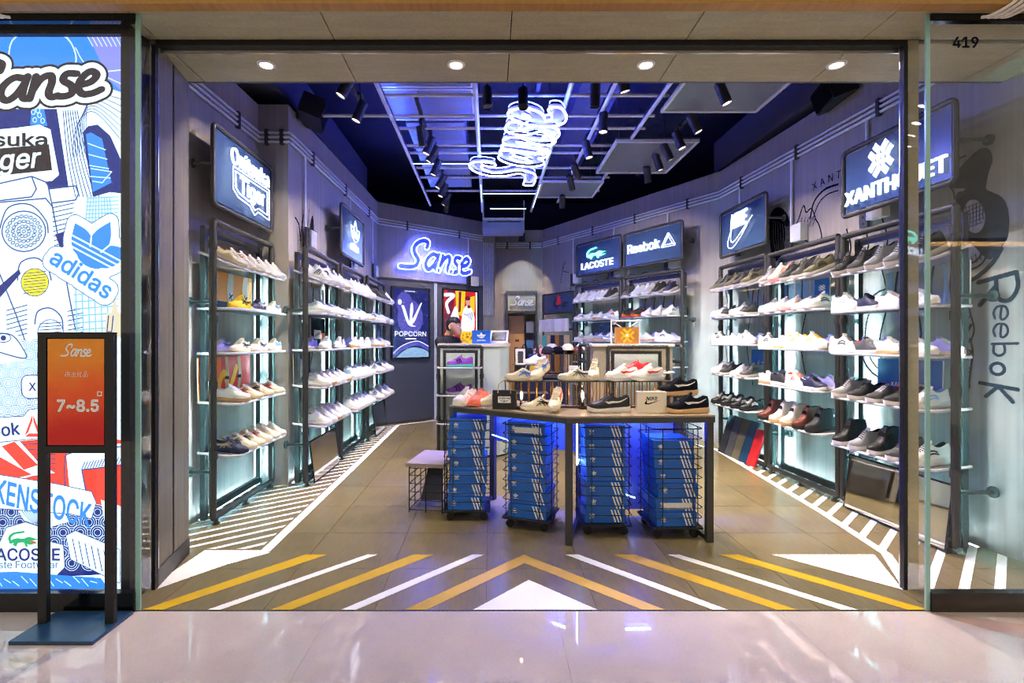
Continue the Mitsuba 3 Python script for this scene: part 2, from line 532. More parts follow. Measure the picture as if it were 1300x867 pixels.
# bulkhead over the entrance and its soffit of stone tiles
struct('bulkhead', MB().bx(-4, 5.1, 2.64, 3.40, SOFFIT_Z + 0.03, CEIL_H), 'dark_panel', 'bulkhead over the shop entrance', 'beam')
struct('bulkhead_back', MB().bx(-4, 5.1, 3.40, 3.42, SOFFIT_Z, CEIL_H), 'dark_panel', 'back face of the bulkhead over the entrance', 'beam')
sf = struct('soffit', MB().bx(-4, 5.1, 2.63, 3.40, SOFFIT_Z + 0.012, SOFFIT_Z + 0.03), 'grout', 'soffit of pale stone tiles with four downlights', 'ceiling')
xs = [-4.0, -2.954, -1.93, -0.906, 0.118, 1.142, 2.166, 3.19, 4.2, 5.1]
for i in range(len(xs) - 1):
    for y0, y1 in ((2.63, 2.925), (2.965, 3.40)):
        put(sf + '__tile', MB().bx(xs[i] + 0.003, xs[i + 1] - 0.003, y0, y1, SOFFIT_Z, SOFFIT_Z + 0.014), 'soffit_m')
fs = struct('fascia', MB().bx(-4, 5.1, 2.56, 2.62, 3.165, 4.6), 'gold_m', 'golden fascia band above the shop front', 'beam')
# header rail with chrome strip
hd = thing('header_rail', 'long dark header rail with a chrome strip above the entrance', 'rail', kind='structure')
put(hd + '__channel', MB().bx(-1.96, 2.44, 2.93, 2.958, 3.17, SOFFIT_Z), 'black')
put(hd + '__chrome_strip', MB().bx(-1.94, 2.42, 2.958, 2.965, 3.14, SOFFIT_Z), 'chrome')

# floors
plan = Polygon([(-2.1, 2.70), (-2.1, 3.42), (-2.4, 3.42), (-2.34, 5.05), (-2.03, 5.05), (-1.94, 8.56), (-0.16, 10.02), (0.1, 10.17), (0.1, 10.8), (0.36, 10.8), (0.36, 11.8), (0.98, 11.8), (0.98, 10.8), (1.12, 10.8), (3.24, 7.0), (3.54, 2.70)])
fl = struct('floor', MB().bx(-4, 5.1, 2.70, 12, -0.06, -0.004), 'grout', 'taupe tile floor of the shop with painted stripes', 'floor')
for i in range(-4, 7):
    for j in range(0, 16):
        x0, y0 = -0.02 + 0.6 * i, 2.59 + 0.6 * j
        t = sbox(x0 + 0.0018, y0 + 0.0018, x0 + 0.5982, y0 + 0.5982).intersection(plan)
        if t.area > 0.004:
            put(fl + '__tile', MB().prism(t, -0.012, 0.0), 'floor_tile_m')
mf = struct('floor_mall', MB().bx(-7, 8, -8, 2.69, -0.06, -0.004), 'grout', 'polished pinkish stone floor of the mall in front of the shop', 'floor')
band = Polygon([(2.32, 2.688), (8, 0.9), (8, 0.6), (2.75, 2.3)])
for i in range(-5, 6):
    for j in range(0, 8):
        x0, y0 = -2.05 + 1.2 * i, 2.66 - 1.2 * (j + 1)
        t = sbox(x0 + 0.001, y0 + 0.001, x0 + 1.199, y0 + 1.199)
        t = unary_union([t, sbox(x0 + 0.001, 2.66, x0 + 1.199, 2.69)]) if j == 0 else t
        t = t.buffer(0.0005).difference(band.buffer(0.001))
        if t.area > 0.01 and y0 > -7:
            put(mf + '__tile', MB().prism(t, -0.012, 0.0), 'stone')
put(mf + '__inlay_band', MB().prism(band, -0.012, 0.0), 'stone_dark')
struct('threshold', MB().bx(-1.9, 2.38, 2.690, 2.70, -0.01, 0.001), 'steel', 'thin steel threshold strip between mall floor and shop floor', 'threshold')

# painted floor markings
Z0, Z1 = 0.0006, 0.0016
YEL = [[(-1.87, 2.703), (-1.76, 2.703), (-1.10, 3.40), (-1.25, 3.40)], [(-1.18, 2.703), (-1.07, 2.703), (-0.38, 3.40), (-0.52, 3.40)],
       [(0.83, 3.40), (0.98, 3.40), (1.65, 2.703), (1.54, 2.703)], [(1.55, 3.40), (1.68, 3.40), (2.36, 2.703), (2.25, 2.703)]]
WHI = [[(-1.52, 2.703), (-1.45, 2.703), (-0.76, 3.40), (-0.83, 3.40)], [(-0.80, 2.703), (-0.72, 2.703), (-0.04, 3.40), (-0.12, 3.40)],
       [(0.51, 3.40), (0.60, 3.40), (1.28, 2.703), (1.20, 2.703)], [(1.20, 3.40), (1.28, 3.40), (1.98, 2.703), (1.89, 2.703)]]
for k, p in enumerate(YEL):
    key = put('yellow_stripe', MB().prism(Polygon(p), Z0, Z1), 'paint_yellow')
    labels[key] = {'label': ['yellow slanted floor stripe next to the left pier', 'yellow slanted floor stripe, second from the left pier', 'yellow slanted floor stripe right of the painted chevron', 'yellow slanted floor stripe nearest the right glass'][k], 'category': 'floor marking', 'group': 'yellow floor stripes'}
key = put('yellow_chevron', MB().prism(Polygon([(-0.46, 2.703), (-0.34, 2.703), (0.225, 3.27), (0.82, 2.703), (0.94, 2.703), (0.23, 3.40)]), Z0, Z1), 'paint_yellow')
labels[key] = {'label': 'yellow chevron painted on the floor around the white triangle', 'category': 'floor marking'}
for k, p in enumerate(WHI):
    key = put('white_stripe', MB().prism(Polygon(p), Z0, Z1), 'paint_white')
    labels[key] = {'label': ['white slanted floor stripe nearest the left pier', 'white slanted floor stripe just left of the yellow chevron', 'white slanted floor stripe just right of the yellow chevron', 'worn white slanted floor stripe nearest the right glass'][k], 'category': 'floor marking', 'group': 'white floor stripes'}
for p, t in (([(-0.09, 2.703), (0.58, 2.703), (0.235, 3.04)], 'white triangle painted on the floor inside the yellow chevron'),
             ([(-1.94, 2.93), (-1.99, 3.10), (-1.97, 3.47), (-1.56, 3.47), (-1.50, 3.43), (-1.70, 3.25), (-1.86, 3.04)], 'white wedge painted on the floor beside the left pier'),
             ([(1.91, 3.40), (2.60, 3.40), (2.40, 2.92)], 'white pointed wedge painted on the floor beside the right post')):
    key = put('white_wedge', MB().prism(Polygon(p), Z0, Z1), 'paint_white')
    labels[key] = {'label': t, 'category': 'floor marking'}
# hatched borders along the walls
lb = Polygon([(-1.58, 3.47), (-1.51, 3.45), (-1.54, 8.60), (0.0, 9.86), (-0.04, 9.91), (-1.61, 8.63)])
hl = thing('hatched_border', 'white hatched border painted along the left wall', 'floor marking')
put(hl + '__line', MB().prism(lb, Z0, Z1), 'paint_white')
zone = Polygon([(-1.60, 3.49), (-1.61, 8.60), (-1.93, 8.55), (-2.01, 5.05), (-2.31, 5.05), (-2.37, 3.44), (-2.05, 3.44), (-2.00, 3.49)])
for i in range(44):
    y = 2.6 + 0.165 * i
    r = Polygon([(-2.4, y), (-1.5, y + 0.72), (-1.5, y + 0.768), (-2.4, y + 0.048)]).intersection(zone)
    if r.area > 0.0012:
        put(hl + '__bar', MB().prism(r, Z0, Z1), 'paint_white')
rb = Polygon([(2.42, 2.95), (2.66, 3.42), (2.77, 4.24), (2.98, 6.70), (1.15, 9.95), (1.21, 9.98), (3.04, 6.70), (2.83, 4.24), (2.72, 3.40), (2.48, 2.93)])
hr = thing('hatched_border', 'white ladder-like border painted along the right wall', 'floor marking')
put(hr + '__line', MB().prism(rb, Z0, Z1), 'paint_white')
zone = Polygon([(2.50, 2.75), (2.72, 3.40), (2.83, 4.24), (3.03, 6.70), (3.21, 6.95), (3.50, 2.75)])
for i in range(26):
    y = 2.15 + 0.20 * i
    r = Polygon([(2.4, y), (3.5, y + 1.05), (3.5, y + 1.115), (2.4, y + 0.065)]).intersection(zone)
    if r.area > 0.002:
        put(hr + '__bar', MB().prism(r, Z0, Z1), 'paint_white')

# ------------------------------------------------------------------ shop front glass
def glass_panel(name, x0, x1, y, label):
    k = thing(name, label, 'glass panel', kind='structure')
    put(k + '__pane', (np.array([[x0, y, 0.10], [x1, y, 0.10], [x1, y, 3.16], [x0, y, 3.16]]), np.array([[0, 1, 2], [0, 2, 3]])), 'glass')
    put(k + '__kick_plate', MB().bx(x0, x1, y - 0.02, y + 0.03, 0.0, 0.10), 'black_gloss')
    put(k + '__top_rail', MB().bx(x0, x1, y - 0.01, y + 0.02, 3.16, SOFFIT_Z), 'black_gloss')
    return k


window_1 = glass_panel('window_1', -4.0, -1.90, 2.70, 'tall glass pane in front of the bright doodle lightbox')
put(window_1 + '__glass_edge', MB().bx(-1.902, -1.876, 2.695, 2.705, 0.0, SOFFIT_Z), 'glass_edge')
window_2 = glass_panel('window_2', 2.36, 5.0, 2.70, 'tall glass pane of the right shop window with the number')
put(window_2 + '__glass_edge', MB().bx(2.338, 2.362, 2.695, 2.705, 0.0, SOFFIT_Z), 'glass_edge')
n4 = put(window_2 + '__number', MB().wallprism(centred(text_poly('419', 0.055, True), 2.545, 3.045), 0.0, 0.002), 'ink', frame((0, 2.69, 0), -90))
plabel(n4, 'black number 419')
for nm, xa, xb, ya, yb, lab in (('window_3', -1.885, -1.955, 2.71, 2.92, 'narrow glass return at the left side of the entrance'), ('window_4', 2.35, 2.415, 2.71, 2.92, 'narrow glass return at the right side of the entrance')):
    k = thing(nm, lab, 'glass panel', kind='structure')
    put(k + '__pane', (np.array([[xa, ya, 0.0], [xb, yb, 0.0], [xb, yb, 3.19], [xa, ya, 3.19]]), np.array([[0, 1, 2], [0, 2, 3]])), 'glass')
for x, lab in ((-1.958, 'thin black door post at the left side of the entrance'), (2.418, 'thin black door post at the right side of the entrance')):
    k = thing('door_post', lab, 'post', kind='structure')
    put(k + '__post', MB().bx(x - 0.012, x + 0.012, 2.92, 2.95, 0, 3.17), 'black')
    put(k + '__chrome_edge', MB().bx(x - 0.011, x + 0.011, 2.951, 2.957, 0, 3.17), 'chrome')
k = struct('pier', MB().bx(2.436, 2.50, 2.93, 2.99, 0, SOFFIT_Z), 'soffit_m', 'slim golden pier behind the right door post', 'pillar')
# cable bundles under the fascia
for sx, base, lab in ((-1, -2.62, 'bundle of pale cables at the top corner above the lightbox'), (1, 2.68, 'bundle of pale cables at the top corner above the number on the glass')):
    k = thing('cable_bundle', lab, 'cables')
    for i in range(4):
        x = base + i * 0.035 * sx
        q = spline([(x, 2.54, 3.42), (x, 2.53, 3.25), (x - 0.02 * sx, 2.54, 3.17), (x - 0.08 * sx, 2.60, 3.135), (x - 0.11 * sx, 2.63, 3.14)], 5)
        put(k + '__cable', MB().tube(q, 0.008, 6), 'offwhite')

# ------------------------------------------------------------------ downlights in the soffit
for i, x in enumerate((-1.42, -0.215, 0.99, 2.20)):
    k = thing('downlight', ['recessed round downlight in the soffit nearest the lightbox', 'recessed round downlight, second from the lightbox', 'recessed round downlight, third from the lightbox', 'recessed round downlight nearest the shop number'][i], 'ceiling light', 'downlights in the entrance soffit')
    put(k + '__trim', MB().lathe([(0.038, SOFFIT_Z - 0.001), (0.040, SOFFIT_Z - 0.007), (0.056, SOFFIT_Z - 0.005), (0.058, SOFFIT_Z)], 24, mat4((x, 3.19, 0))), 'white')
    put(k + '__lens', MB().lathe([(0.0002, SOFFIT_Z - 0.002), (0.038, SOFFIT_Z - 0.002)], 20, mat4((x, 3.19, 0), 0, 0, 0)), 'white', emit=em(WARM, 22, 0.1))
    spot(f'downlight_beam_{i}', (x, 3.19, SOFFIT_Z - 0.03), (x, 3.10, 0), K_DOWN, 50, 22, (1.0, 0.86, 0.7), 0.6)

# ------------------------------------------------------------------ shoes
NT = 17
TT = np.linspace(0, math.pi, NT)


def shoe_geo(kind):
    """Meshes of one shoe, toe towards +x, sole on z = 0. kind: low, runner, chunky, sock, boot, slim."""
    P = {'low': (0.285, 0.026, 1.0, 1.0, 1.0), 'slim': (0.28, 0.017, 0.92, 0.9, 0.92), 'runner': (0.295, 0.034, 1.0, 1.05, 1.04), 'chunky': (0.30, 0.046, 1.1, 1.1, 1.1),
         'sock': (0.295, 0.034, 0.98, 1.12, 1.0), 'boot': (0.285, 0.03, 1.0, 1.0, 1.02)}[kind]
    L, sh, kw, kh, ks = P
    U = np.array([0, .015, .05, .1, .16, .22, .28, .34, .4, .45, .5, .55, .6, .65, .7, .75, .8, .85, .9, .94, .97, .99, 1.0])
    W = np.interp(U, [0, .015, .05, .1, .2, .35, .45, .55, .65, .74, .82, .9, .95, .98, 1], [.006, .018, .027, .032, .0345, .034, .035, .039, .044, .0465, .045, .038, .028, .018, .006]) * kw
    Cn = 0.006 * np.sin((U - .3) * 3.6)
    if kind == 'boot':
        Hh = np.interp(U, [0, .03, .1, .3, .42, .5, .56, .62, .7, .8, .9, .96, 1], [.135, .15, .155, .155, .158, .155, .125, .09, .066, .054, .044, .034, .014])
    elif kind == 'sock':
        Hh = np.interp(U, [0, .03, .08, .2, .3, .42, .5, .56, .62, .7, .8, .9, .96, 1], [.07, .095, .1, .09, .085, .1, .112, .1, .08, .06, .047, .04, .032, .014])
    else:
        Hh = np.interp(U, [0, .03, .08, .15, .25, .35, .45, .5, .54, .6, .68, .78, .88, .95, 1], [.05, .074, .079, .07, .06, .064, .088, .092, .084, .071, .058, .047, .040, .030, .012]) * kh
    X = -L / 2 + L * U
    spring = np.where(U > .78, .014 * ((U - .78) / .22) ** 2, 0) + np.where(U < .08, .004 * ((.08 - U) / .08) ** 2, 0)
    zs = sh * np.interp(U, [0, .3, .6, 1], [1.12, 1.0, .85, .72] if kind in ('runner', 'chunky', 'sock') else [1, 1, 1, .9])
    # sole: closed section loft
    ws = W * ks + .0025
    rg = []
    for i in range(len(U)):
        w, s = ws[i], zs[i] + .004
        rg.append([[X[i], Cn[i] + a * w * b, c * s + spring[i]] for a, b, c in ((-1, .86, 0), (-1, .98, .25), (-1, 1.0, .62), (-1, .97, 1), (1, .97, 1), (1, 1.0, .62), (1, .98, .25), (1, .86, 0))])
    v = np.array(rg).reshape(-1, 3)
    v[:8, 0] -= .003
    v[-8:, 0] += .004
    f = [[i * 8 + q, (i + 1) * 8 + q, (i + 1) * 8 + (q + 1) % 8, i * 8 + (q + 1) % 8] for i in range(len(U) - 1) for q in range(8)]
    k = (len(U) - 1) * 8
    f += [[0, 1, 2, 3], [0, 3, 4, 7], [4, 5, 6, 7], [k + 3, k + 2, k + 1, k], [k + 7, k + 4, k + 3, k], [k + 7, k + 6, k + 5, k + 4]]
    sole = (v, np.array(f))
    # upper
    top = .60 if kind == 'boot' else .5
    u0, ru = (.24, .22) if kind != 'sock' else (.25, .2)
    G = np.zeros((len(U), NT, 3))
    ins = np.zeros((len(U), NT), bool)
    for i, u in enumerate(U):
        w, h = W[i], Hh[i]
        q = abs((u - u0) / ru)
        open_ = q < 1
        py, pz = (.7, .62) if kind != 'boot' else (.55, .45)
        y = w * np.sign(np.cos(TT)) * np.abs(np.cos(TT)) ** py * (1 - .18 * np.sin(TT) * (0.6 if open_ else 1))
        z = h * np.sin(TT) ** pz
        if open_:
            e = math.sqrt(1 - q * q)
            for j, t in enumerate(TT):
                d = abs(t - math.pi / 2)
                lim = .72
                if d < lim - .2:
                    ins[i, j] = True
                    y[j] = math.copysign(1, math.cos(t)) * min(abs(y[j]), w * .55 * e) if abs(math.cos(t)) > 1e-6 else 0
                    z[j] = .012
                elif d < lim:
                    y[j] = math.copysign(w * (.50 + .12 * e), math.cos(t))
                    z[j] = h * .985
        G[i, :, 0] = X[i]
        G[i, :, 1] = Cn[i] + y
        G[i, :, 2] = z + zs[i] + spring[i]
    # lean the heel and the toe of the upper inwards
    G[0, :, 0] += .004
    vv = G.reshape(-1, 3)
    up, lining = [], []
    for i in range(len(U) - 1):
        for j in range(NT - 1):
            q = [i * NT + j, i * NT + j + 1, (i + 1) * NT + j + 1, (i + 1) * NT + j]
            (lining if (ins[i, j] or ins[i + 1, j] or ins[i, j + 1] or ins[i + 1, j + 1]) else up).append(q)
    end = [[0, j + 1, j] for j in range(1, NT - 1)]
    k = (len(U) - 1) * NT
    end += [[k, k + j, k + j + 1] for j in range(1, NT - 1)]
    upm = trimesh.Trimesh(vv, np.vstack([np.array(up)[:, [0, 2, 1]], np.array(up)[:, [0, 3, 2]], np.array(end)]), process=False)
    lim = trimesh.Trimesh(vv, np.vstack([np.array(lining)[:, [0, 2, 1]], np.array(lining)[:, [0, 3, 2]]]), process=False)
    for m_ in (upm, lim):
        m_.remove_unreferenced_vertices()

    def surf(u, t, off=.0012):
        """Point on the upper; t in degrees from the left bottom edge."""
        def at(u, t):
            x = np.interp(u, U, np.arange(len(U)))
            y = np.clip(math.radians(t) / math.pi * (NT - 1), 0, NT - 1.001)
            i, j = int(min(x, len(U) - 2)), int(y)
            a, b = x - i, y - j
            return (G[i, j] * (1 - a) + G[i + 1, j] * a) * (1 - b) + (G[i, j + 1] * (1 - a) + G[i + 1, j + 1] * a) * b
        p = at(u, t)
        du, dt = at(min(u + .01, 1), t) - at(max(u - .01, 0), t), at(u, min(t + 3, 180)) - at(u, max(t - 3, 0))
        n = np.cross(dt, du)
        n /= np.linalg.norm(n) + 1e-9
        if n[2] < -.3 or np.dot(n, [0, p[1], .02]) < 0:
            n = -n
        return p + n * off, n

    def ribbon(mb, path, w):
        c = [surf(u, t) for u, t in path]
        p = np.array([a for a, _ in c])
        n = np.array([b for _, b in c])
        t = np.gradient(p, axis=0)
        t /= np.linalg.norm(t, axis=1, keepdims=True) + 1e-9
        s = np.cross(n, t)
        w = np.broadcast_to(np.asarray(w, float), (len(p),))[:, None] / 2
        v = np.vstack([p - s * w, p + s * w])
        k = len(p)
        mb.add(v, [[i, i + 1, k + i + 1, k + i] for i in range(k - 1)])

    both = lambda path: (path, [(u, 180 - t) for u, t in path])
    lerp = lambda a, b, n=6: [tuple(np.array(a) * (1 - s) + np.array(b) * s) for s in np.linspace(0, 1, n)]
    sides = {}

    def side_pair(name, paths, w):
        sides[name] = []
        for s_ in (0, 1):
            mb = MB()
            for p in paths:
                ribbon(mb, both(p)[s_], w(len(p)) if callable(w) else w)
            sides[name].append(mb)

    side_pair('three', [lerp((.40 + .075 * k, 6), (.50 + .05 * k, 44), 6) for k in range(3)], .0085)
    sp = lambda path: [tuple(x) for x in spline(path, 3)]
    side_pair('tick', [sp([(.62, 34), (.57, 22), (.54, 16), (.48, 16), (.36, 24), (.2, 34), (.08, 42)])], lambda n_: np.interp(np.linspace(0, 1, n_), [0, .2, .4, .7, 1], [.004, .012, .018, .011, .002]))
    side_pair('cross', [sp(q) for q in ([(.30, 8), (.38, 22), (.52, 46)], [(.40, 8), (.47, 22), (.60, 44)], [(.62, 10), (.52, 24), (.36, 34), (.16, 38), (.05, 40)], [(.54, 10), (.46, 20), (.30, 26), (.12, 24), (.04, 20)])], .0062)
    side_pair('band', [lerp((.34, 12), (.62, 14), 6), lerp((.36, 22), (.60, 26), 6)], .009)
    side_pair('tab', [lerp((.01, 16), (.13, 20), 5)], .022)
    # laces and tongue
    lace = MB()
    hi = .60 if kind == 'boot' else .70
    for u in np.linspace(.53 if kind != 'boot' else .56, hi, 5):
        q = [surf(u, t, .0028)[0] for t in (58, 74, 90, 106, 122)]
        lace.tube(q, .0028, 5)
    if kind == 'boot':
        for z in (.10, .12, .14):
            x = float(np.interp(z, [.09, .155], [.012, .003]))
            lace.tube([[x + .002, a, z + sh] for a in (-.02, 0, .02)], .0028, 5)
    tongue = MB()
    c, _ = surf(.47 if kind != 'boot' else .5, 90, 0)
    c = np.array([X[np.searchsorted(U, .45)], c[1], float(np.interp(.45, U, Hh)) + sh])
    hh = .016 if kind != 'boot' else .012
    pts = np.array([[0.012, -.018, -.022], [0.012, .018, -.022], [-.004, .019, hh * .7], [-.008, .010, hh], [-.008, -.010, hh], [-.004, -.019, hh * .7]])
    v = np.vstack([pts + c, pts + c + [-.006, 0, -.001]])
    tongue.add(v, [[0, 1, 2], [0, 2, 5], [5, 2, 3], [5, 3, 4], [6, 8, 7], [6, 11, 8], [11, 9, 8], [11, 10, 9]] + [[i, 6 + i, 6 + (i + 1) % 6] for i in range(6)] + [[i, 6 + (i + 1) % 6, (i + 1) % 6] for i in range(6)])
    out = {'sole': mikit.ply(sole, None, 40), 'upper': mikit.ply(upm, None, 50), 'lining': mikit.ply(lim, None, True), 'laces': shared(lace), 'tongue': shared(tongue)}
    for k_, (a_, b_) in sides.items():
        out[k_], out[k_ + '2'] = shared(a_), shared(b_)
    return out


GEO = {k: shoe_geo(k) for k in ('low', 'slim', 'runner', 'chunky', 'sock', 'boot')}
# style: geometry, upper, sole, lining, laces, decoration, its material, words
STY = {
    'wht': ('low', 'white', 'white', 'offwhite', 'white', None, None, 'all-white low sneaker'),
    'wht3g': ('low', 'white', 'white', 'offwhite', 'white', 'three', 'grey', 'white low sneaker with grey side bars'),
    'wht3n': ('low', 'white', 'white', 'offwhite', 'white', 'three', 'navy', 'white sneaker with navy bars'),
    'whtgum': ('low', 'white', 'gum', 'offwhite', 'white', 'tab', 'grey', 'white sneaker on a gum sole'),
    'whtred': ('low', 'white', 'white', 'red', 'white', 'tab', 'red', 'white sneaker with red heel'),
    'whtpink': ('runner', 'white', 'white', 'pink', 'white', 'tab', 'pink', 'white runner with a pink heel'),
    'whtrun': ('runner', 'white', 'white', 'offwhite', 'offwhite', 'band', 'offwhite', 'white running shoe'),
    'whtchk': ('chunky', 'white', 'offwhite', 'grey', 'white', 'band', 'grey', 'chunky white shoe with grey panels'),
    'whtblue': ('runner', 'white', 'white', 'lightblue', 'white', 'band', 'lightblue', 'white runner with pale blue panels'),
    'whtblk': ('chunky', 'white', 'white', 'charcoal', 'charcoal', 'band', 'charcoal', 'chunky white shoe with black panels'),
    'whtgrn': ('low', 'white', 'white', 'green', 'white', 'tab', 'green', 'white low sneaker with a green heel'),
    'crm': ('slim', 'cream', 'offwhite', 'tan', 'cream', None, None, 'plain cream slim sneaker'),
    'crmnav': ('slim', 'cream', 'cream', 'offwhite', 'cream', 'cross', 'navy', 'cream sneaker with navy crossed stripes'),
    'crmblu': ('slim', 'cream', 'cream', 'offwhite', 'cream', 'cross', 'blue', 'cream sneaker with blue crossed stripes'),
    'crmred': ('slim', 'cream', 'cream', 'offwhite', 'cream', 'cross', 'red', 'cream sneaker with red crossed stripes'),
    'crmblk': ('slim', 'cream', 'cream', 'offwhite', 'cream', 'cross', 'ink', 'cream sneaker with black crossed stripes'),
    'yel': ('slim', 'yellow', 'yellow', 'brown', 'yellow', 'cross', 'ink', 'yellow sneaker with black crossed stripes'),
    'navcrm': ('slim', 'navy', 'offwhite', 'offwhite', 'navy', 'cross', 'offwhite', 'navy sneaker with white crossed stripes'),
    'navgold': ('slim', 'navy', 'navy', 'charcoal', 'navy', 'cross', 'tan', 'dark blue sneaker with gold crossed stripes'),
    'lavnav': ('slim', 'lavender', 'offwhite', 'grey', 'offwhite', 'cross', 'navy', 'lilac sneaker with navy crossed stripes'),
    'lav': ('low', 'lavender', 'offwhite', 'grey', 'offwhite', None, None, 'pale lilac low sneaker'),
    'olv': ('runner', 'olive', 'offwhite', 'charcoal', 'charcoal', 'band', 'charcoal', 'olive running shoe on a white sole'),
    'blk': ('runner', 'charcoal', 'offwhite', 'black', 'black', None, None, 'black running shoe'),
    'blktick': ('runner', 'black', 'offwhite', 'charcoal', 'black', 'tick', 'offwhite', 'black runner with a white side tick'),
    'blkstrap': ('low', 'black', 'charcoal', 'black', 'white', 'band', 'white', 'black shoe with white straps'),
    'gryrun': ('sock', 'grey', 'offwhite', 'charcoal', 'charcoal', None, None, 'grey knit runner with a dark collar'),
    'drk': ('sock', 'darkgrey', 'offwhite', 'black', 'black', 'band', 'charcoal', 'dark grey knit runner'),
    'navskate': ('low', 'navy', 'white', 'charcoal', 'ink', 'tab', 'silver', 'glossy navy sneaker'),
    'drkred': ('low', 'darkgrey', 'white', 'red', 'white', 'tab', 'red', 'grey sneaker with red collar'),
    'whtyel': ('chunky', 'white', 'offwhite', 'yellow', 'yellow', 'band', 'yellow', 'chunky white shoe with yellow panels'),
    'pnk': ('chunky', 'offwhite', 'pink', 'pink', 'offwhite', 'band', 'pink', 'chunky cream sneaker with a pink sole'),
    'orgblk': ('chunky', 'charcoal', 'orange', 'orange', 'black', 'band', 'orange', 'black and orange chunky sneaker'),
    'bootbrn': ('boot', 'brown', 'charcoal', 'brown', 'ink', None, None, 'dark brown lace-up boot'),
    'bootwht': ('boot', 'offwhite', 'gum', 'lavender', 'navy', None, None, 'white lace-up boot'),
    'bootblk': ('boot', 'black', 'offwhite', 'charcoal', 'black', 'band', 'charcoal', 'black high-top on a white sole'),
    'bootsil': ('boot', 'charcoal', 'charcoal', 'black', 'ink', 'tab', 'silver', 'black boot with a silver heel'),
    'purple': ('runner', 'purple', 'teal', 'charcoal', 'charcoal', 'three', 'ink', 'purple runner with mint sole'),
    'purple2': ('runner', 'purple', 'offwhite', 'charcoal', 'charcoal', 'three', 'ink', 'purple runner with cream sole'),
    'redshoe': ('low', 'red', 'gum', 'red', 'red', 'tab', 'red', 'glossy red low shoe'),
    'coral': ('low', 'coral', 'coral', 'pink', 'pink', None, None, 'coral low sneaker'),
    'whtredtick': ('low', 'white', 'white', 'offwhite', 'white', 'tick', 'red', 'white sneaker with red tick'),
    'navtick': ('runner', 'ink', 'gum', 'black', 'ink', 'tick', 'offwhite', 'navy runner with pale tick'),
    'whtmulti': ('chunky', 'white', 'white', 'orange', 'orange', 'band', 'red', 'white sneaker with orange trim'),
}
NAMES = {'boot': 'ankle_boot', 'runner': 'running_shoe', 'chunky': 'chunky_sneaker', 'sock': 'knit_sneaker', 'low': 'sneaker', 'slim': 'slim_sneaker'}
ORD = ['first', 'second', 'third', 'fourth', 'fifth', 'sixth', 'seventh', 'eighth']

SHELF = ['top shelf', 'second shelf', 'third shelf', 'fourth shelf', 'bottom shelf']


def shoe(style, m, where, group=None):
    g, up, so, ln, lc, de, dm, words = STY[style]
    k = thing(NAMES[g], f'{words}, {where}', 'shoe', group)
    m = m @ np.diag([1.07, 1.07, 1.07, 1.0])
    G = GEO[g]
    for part, mt in (('sole', so), ('upper', up), ('lining', ln), ('laces', lc), ('tongue', up)):
        put(f'{k}__{part}', None, mt, m, cached=G[part])
    if de:
        put(f'{k}__stripe', None, dm, m, cached=G[de])
        put(f'{k}__stripe', None, dm, m, cached=G[de + '2'])
    return k


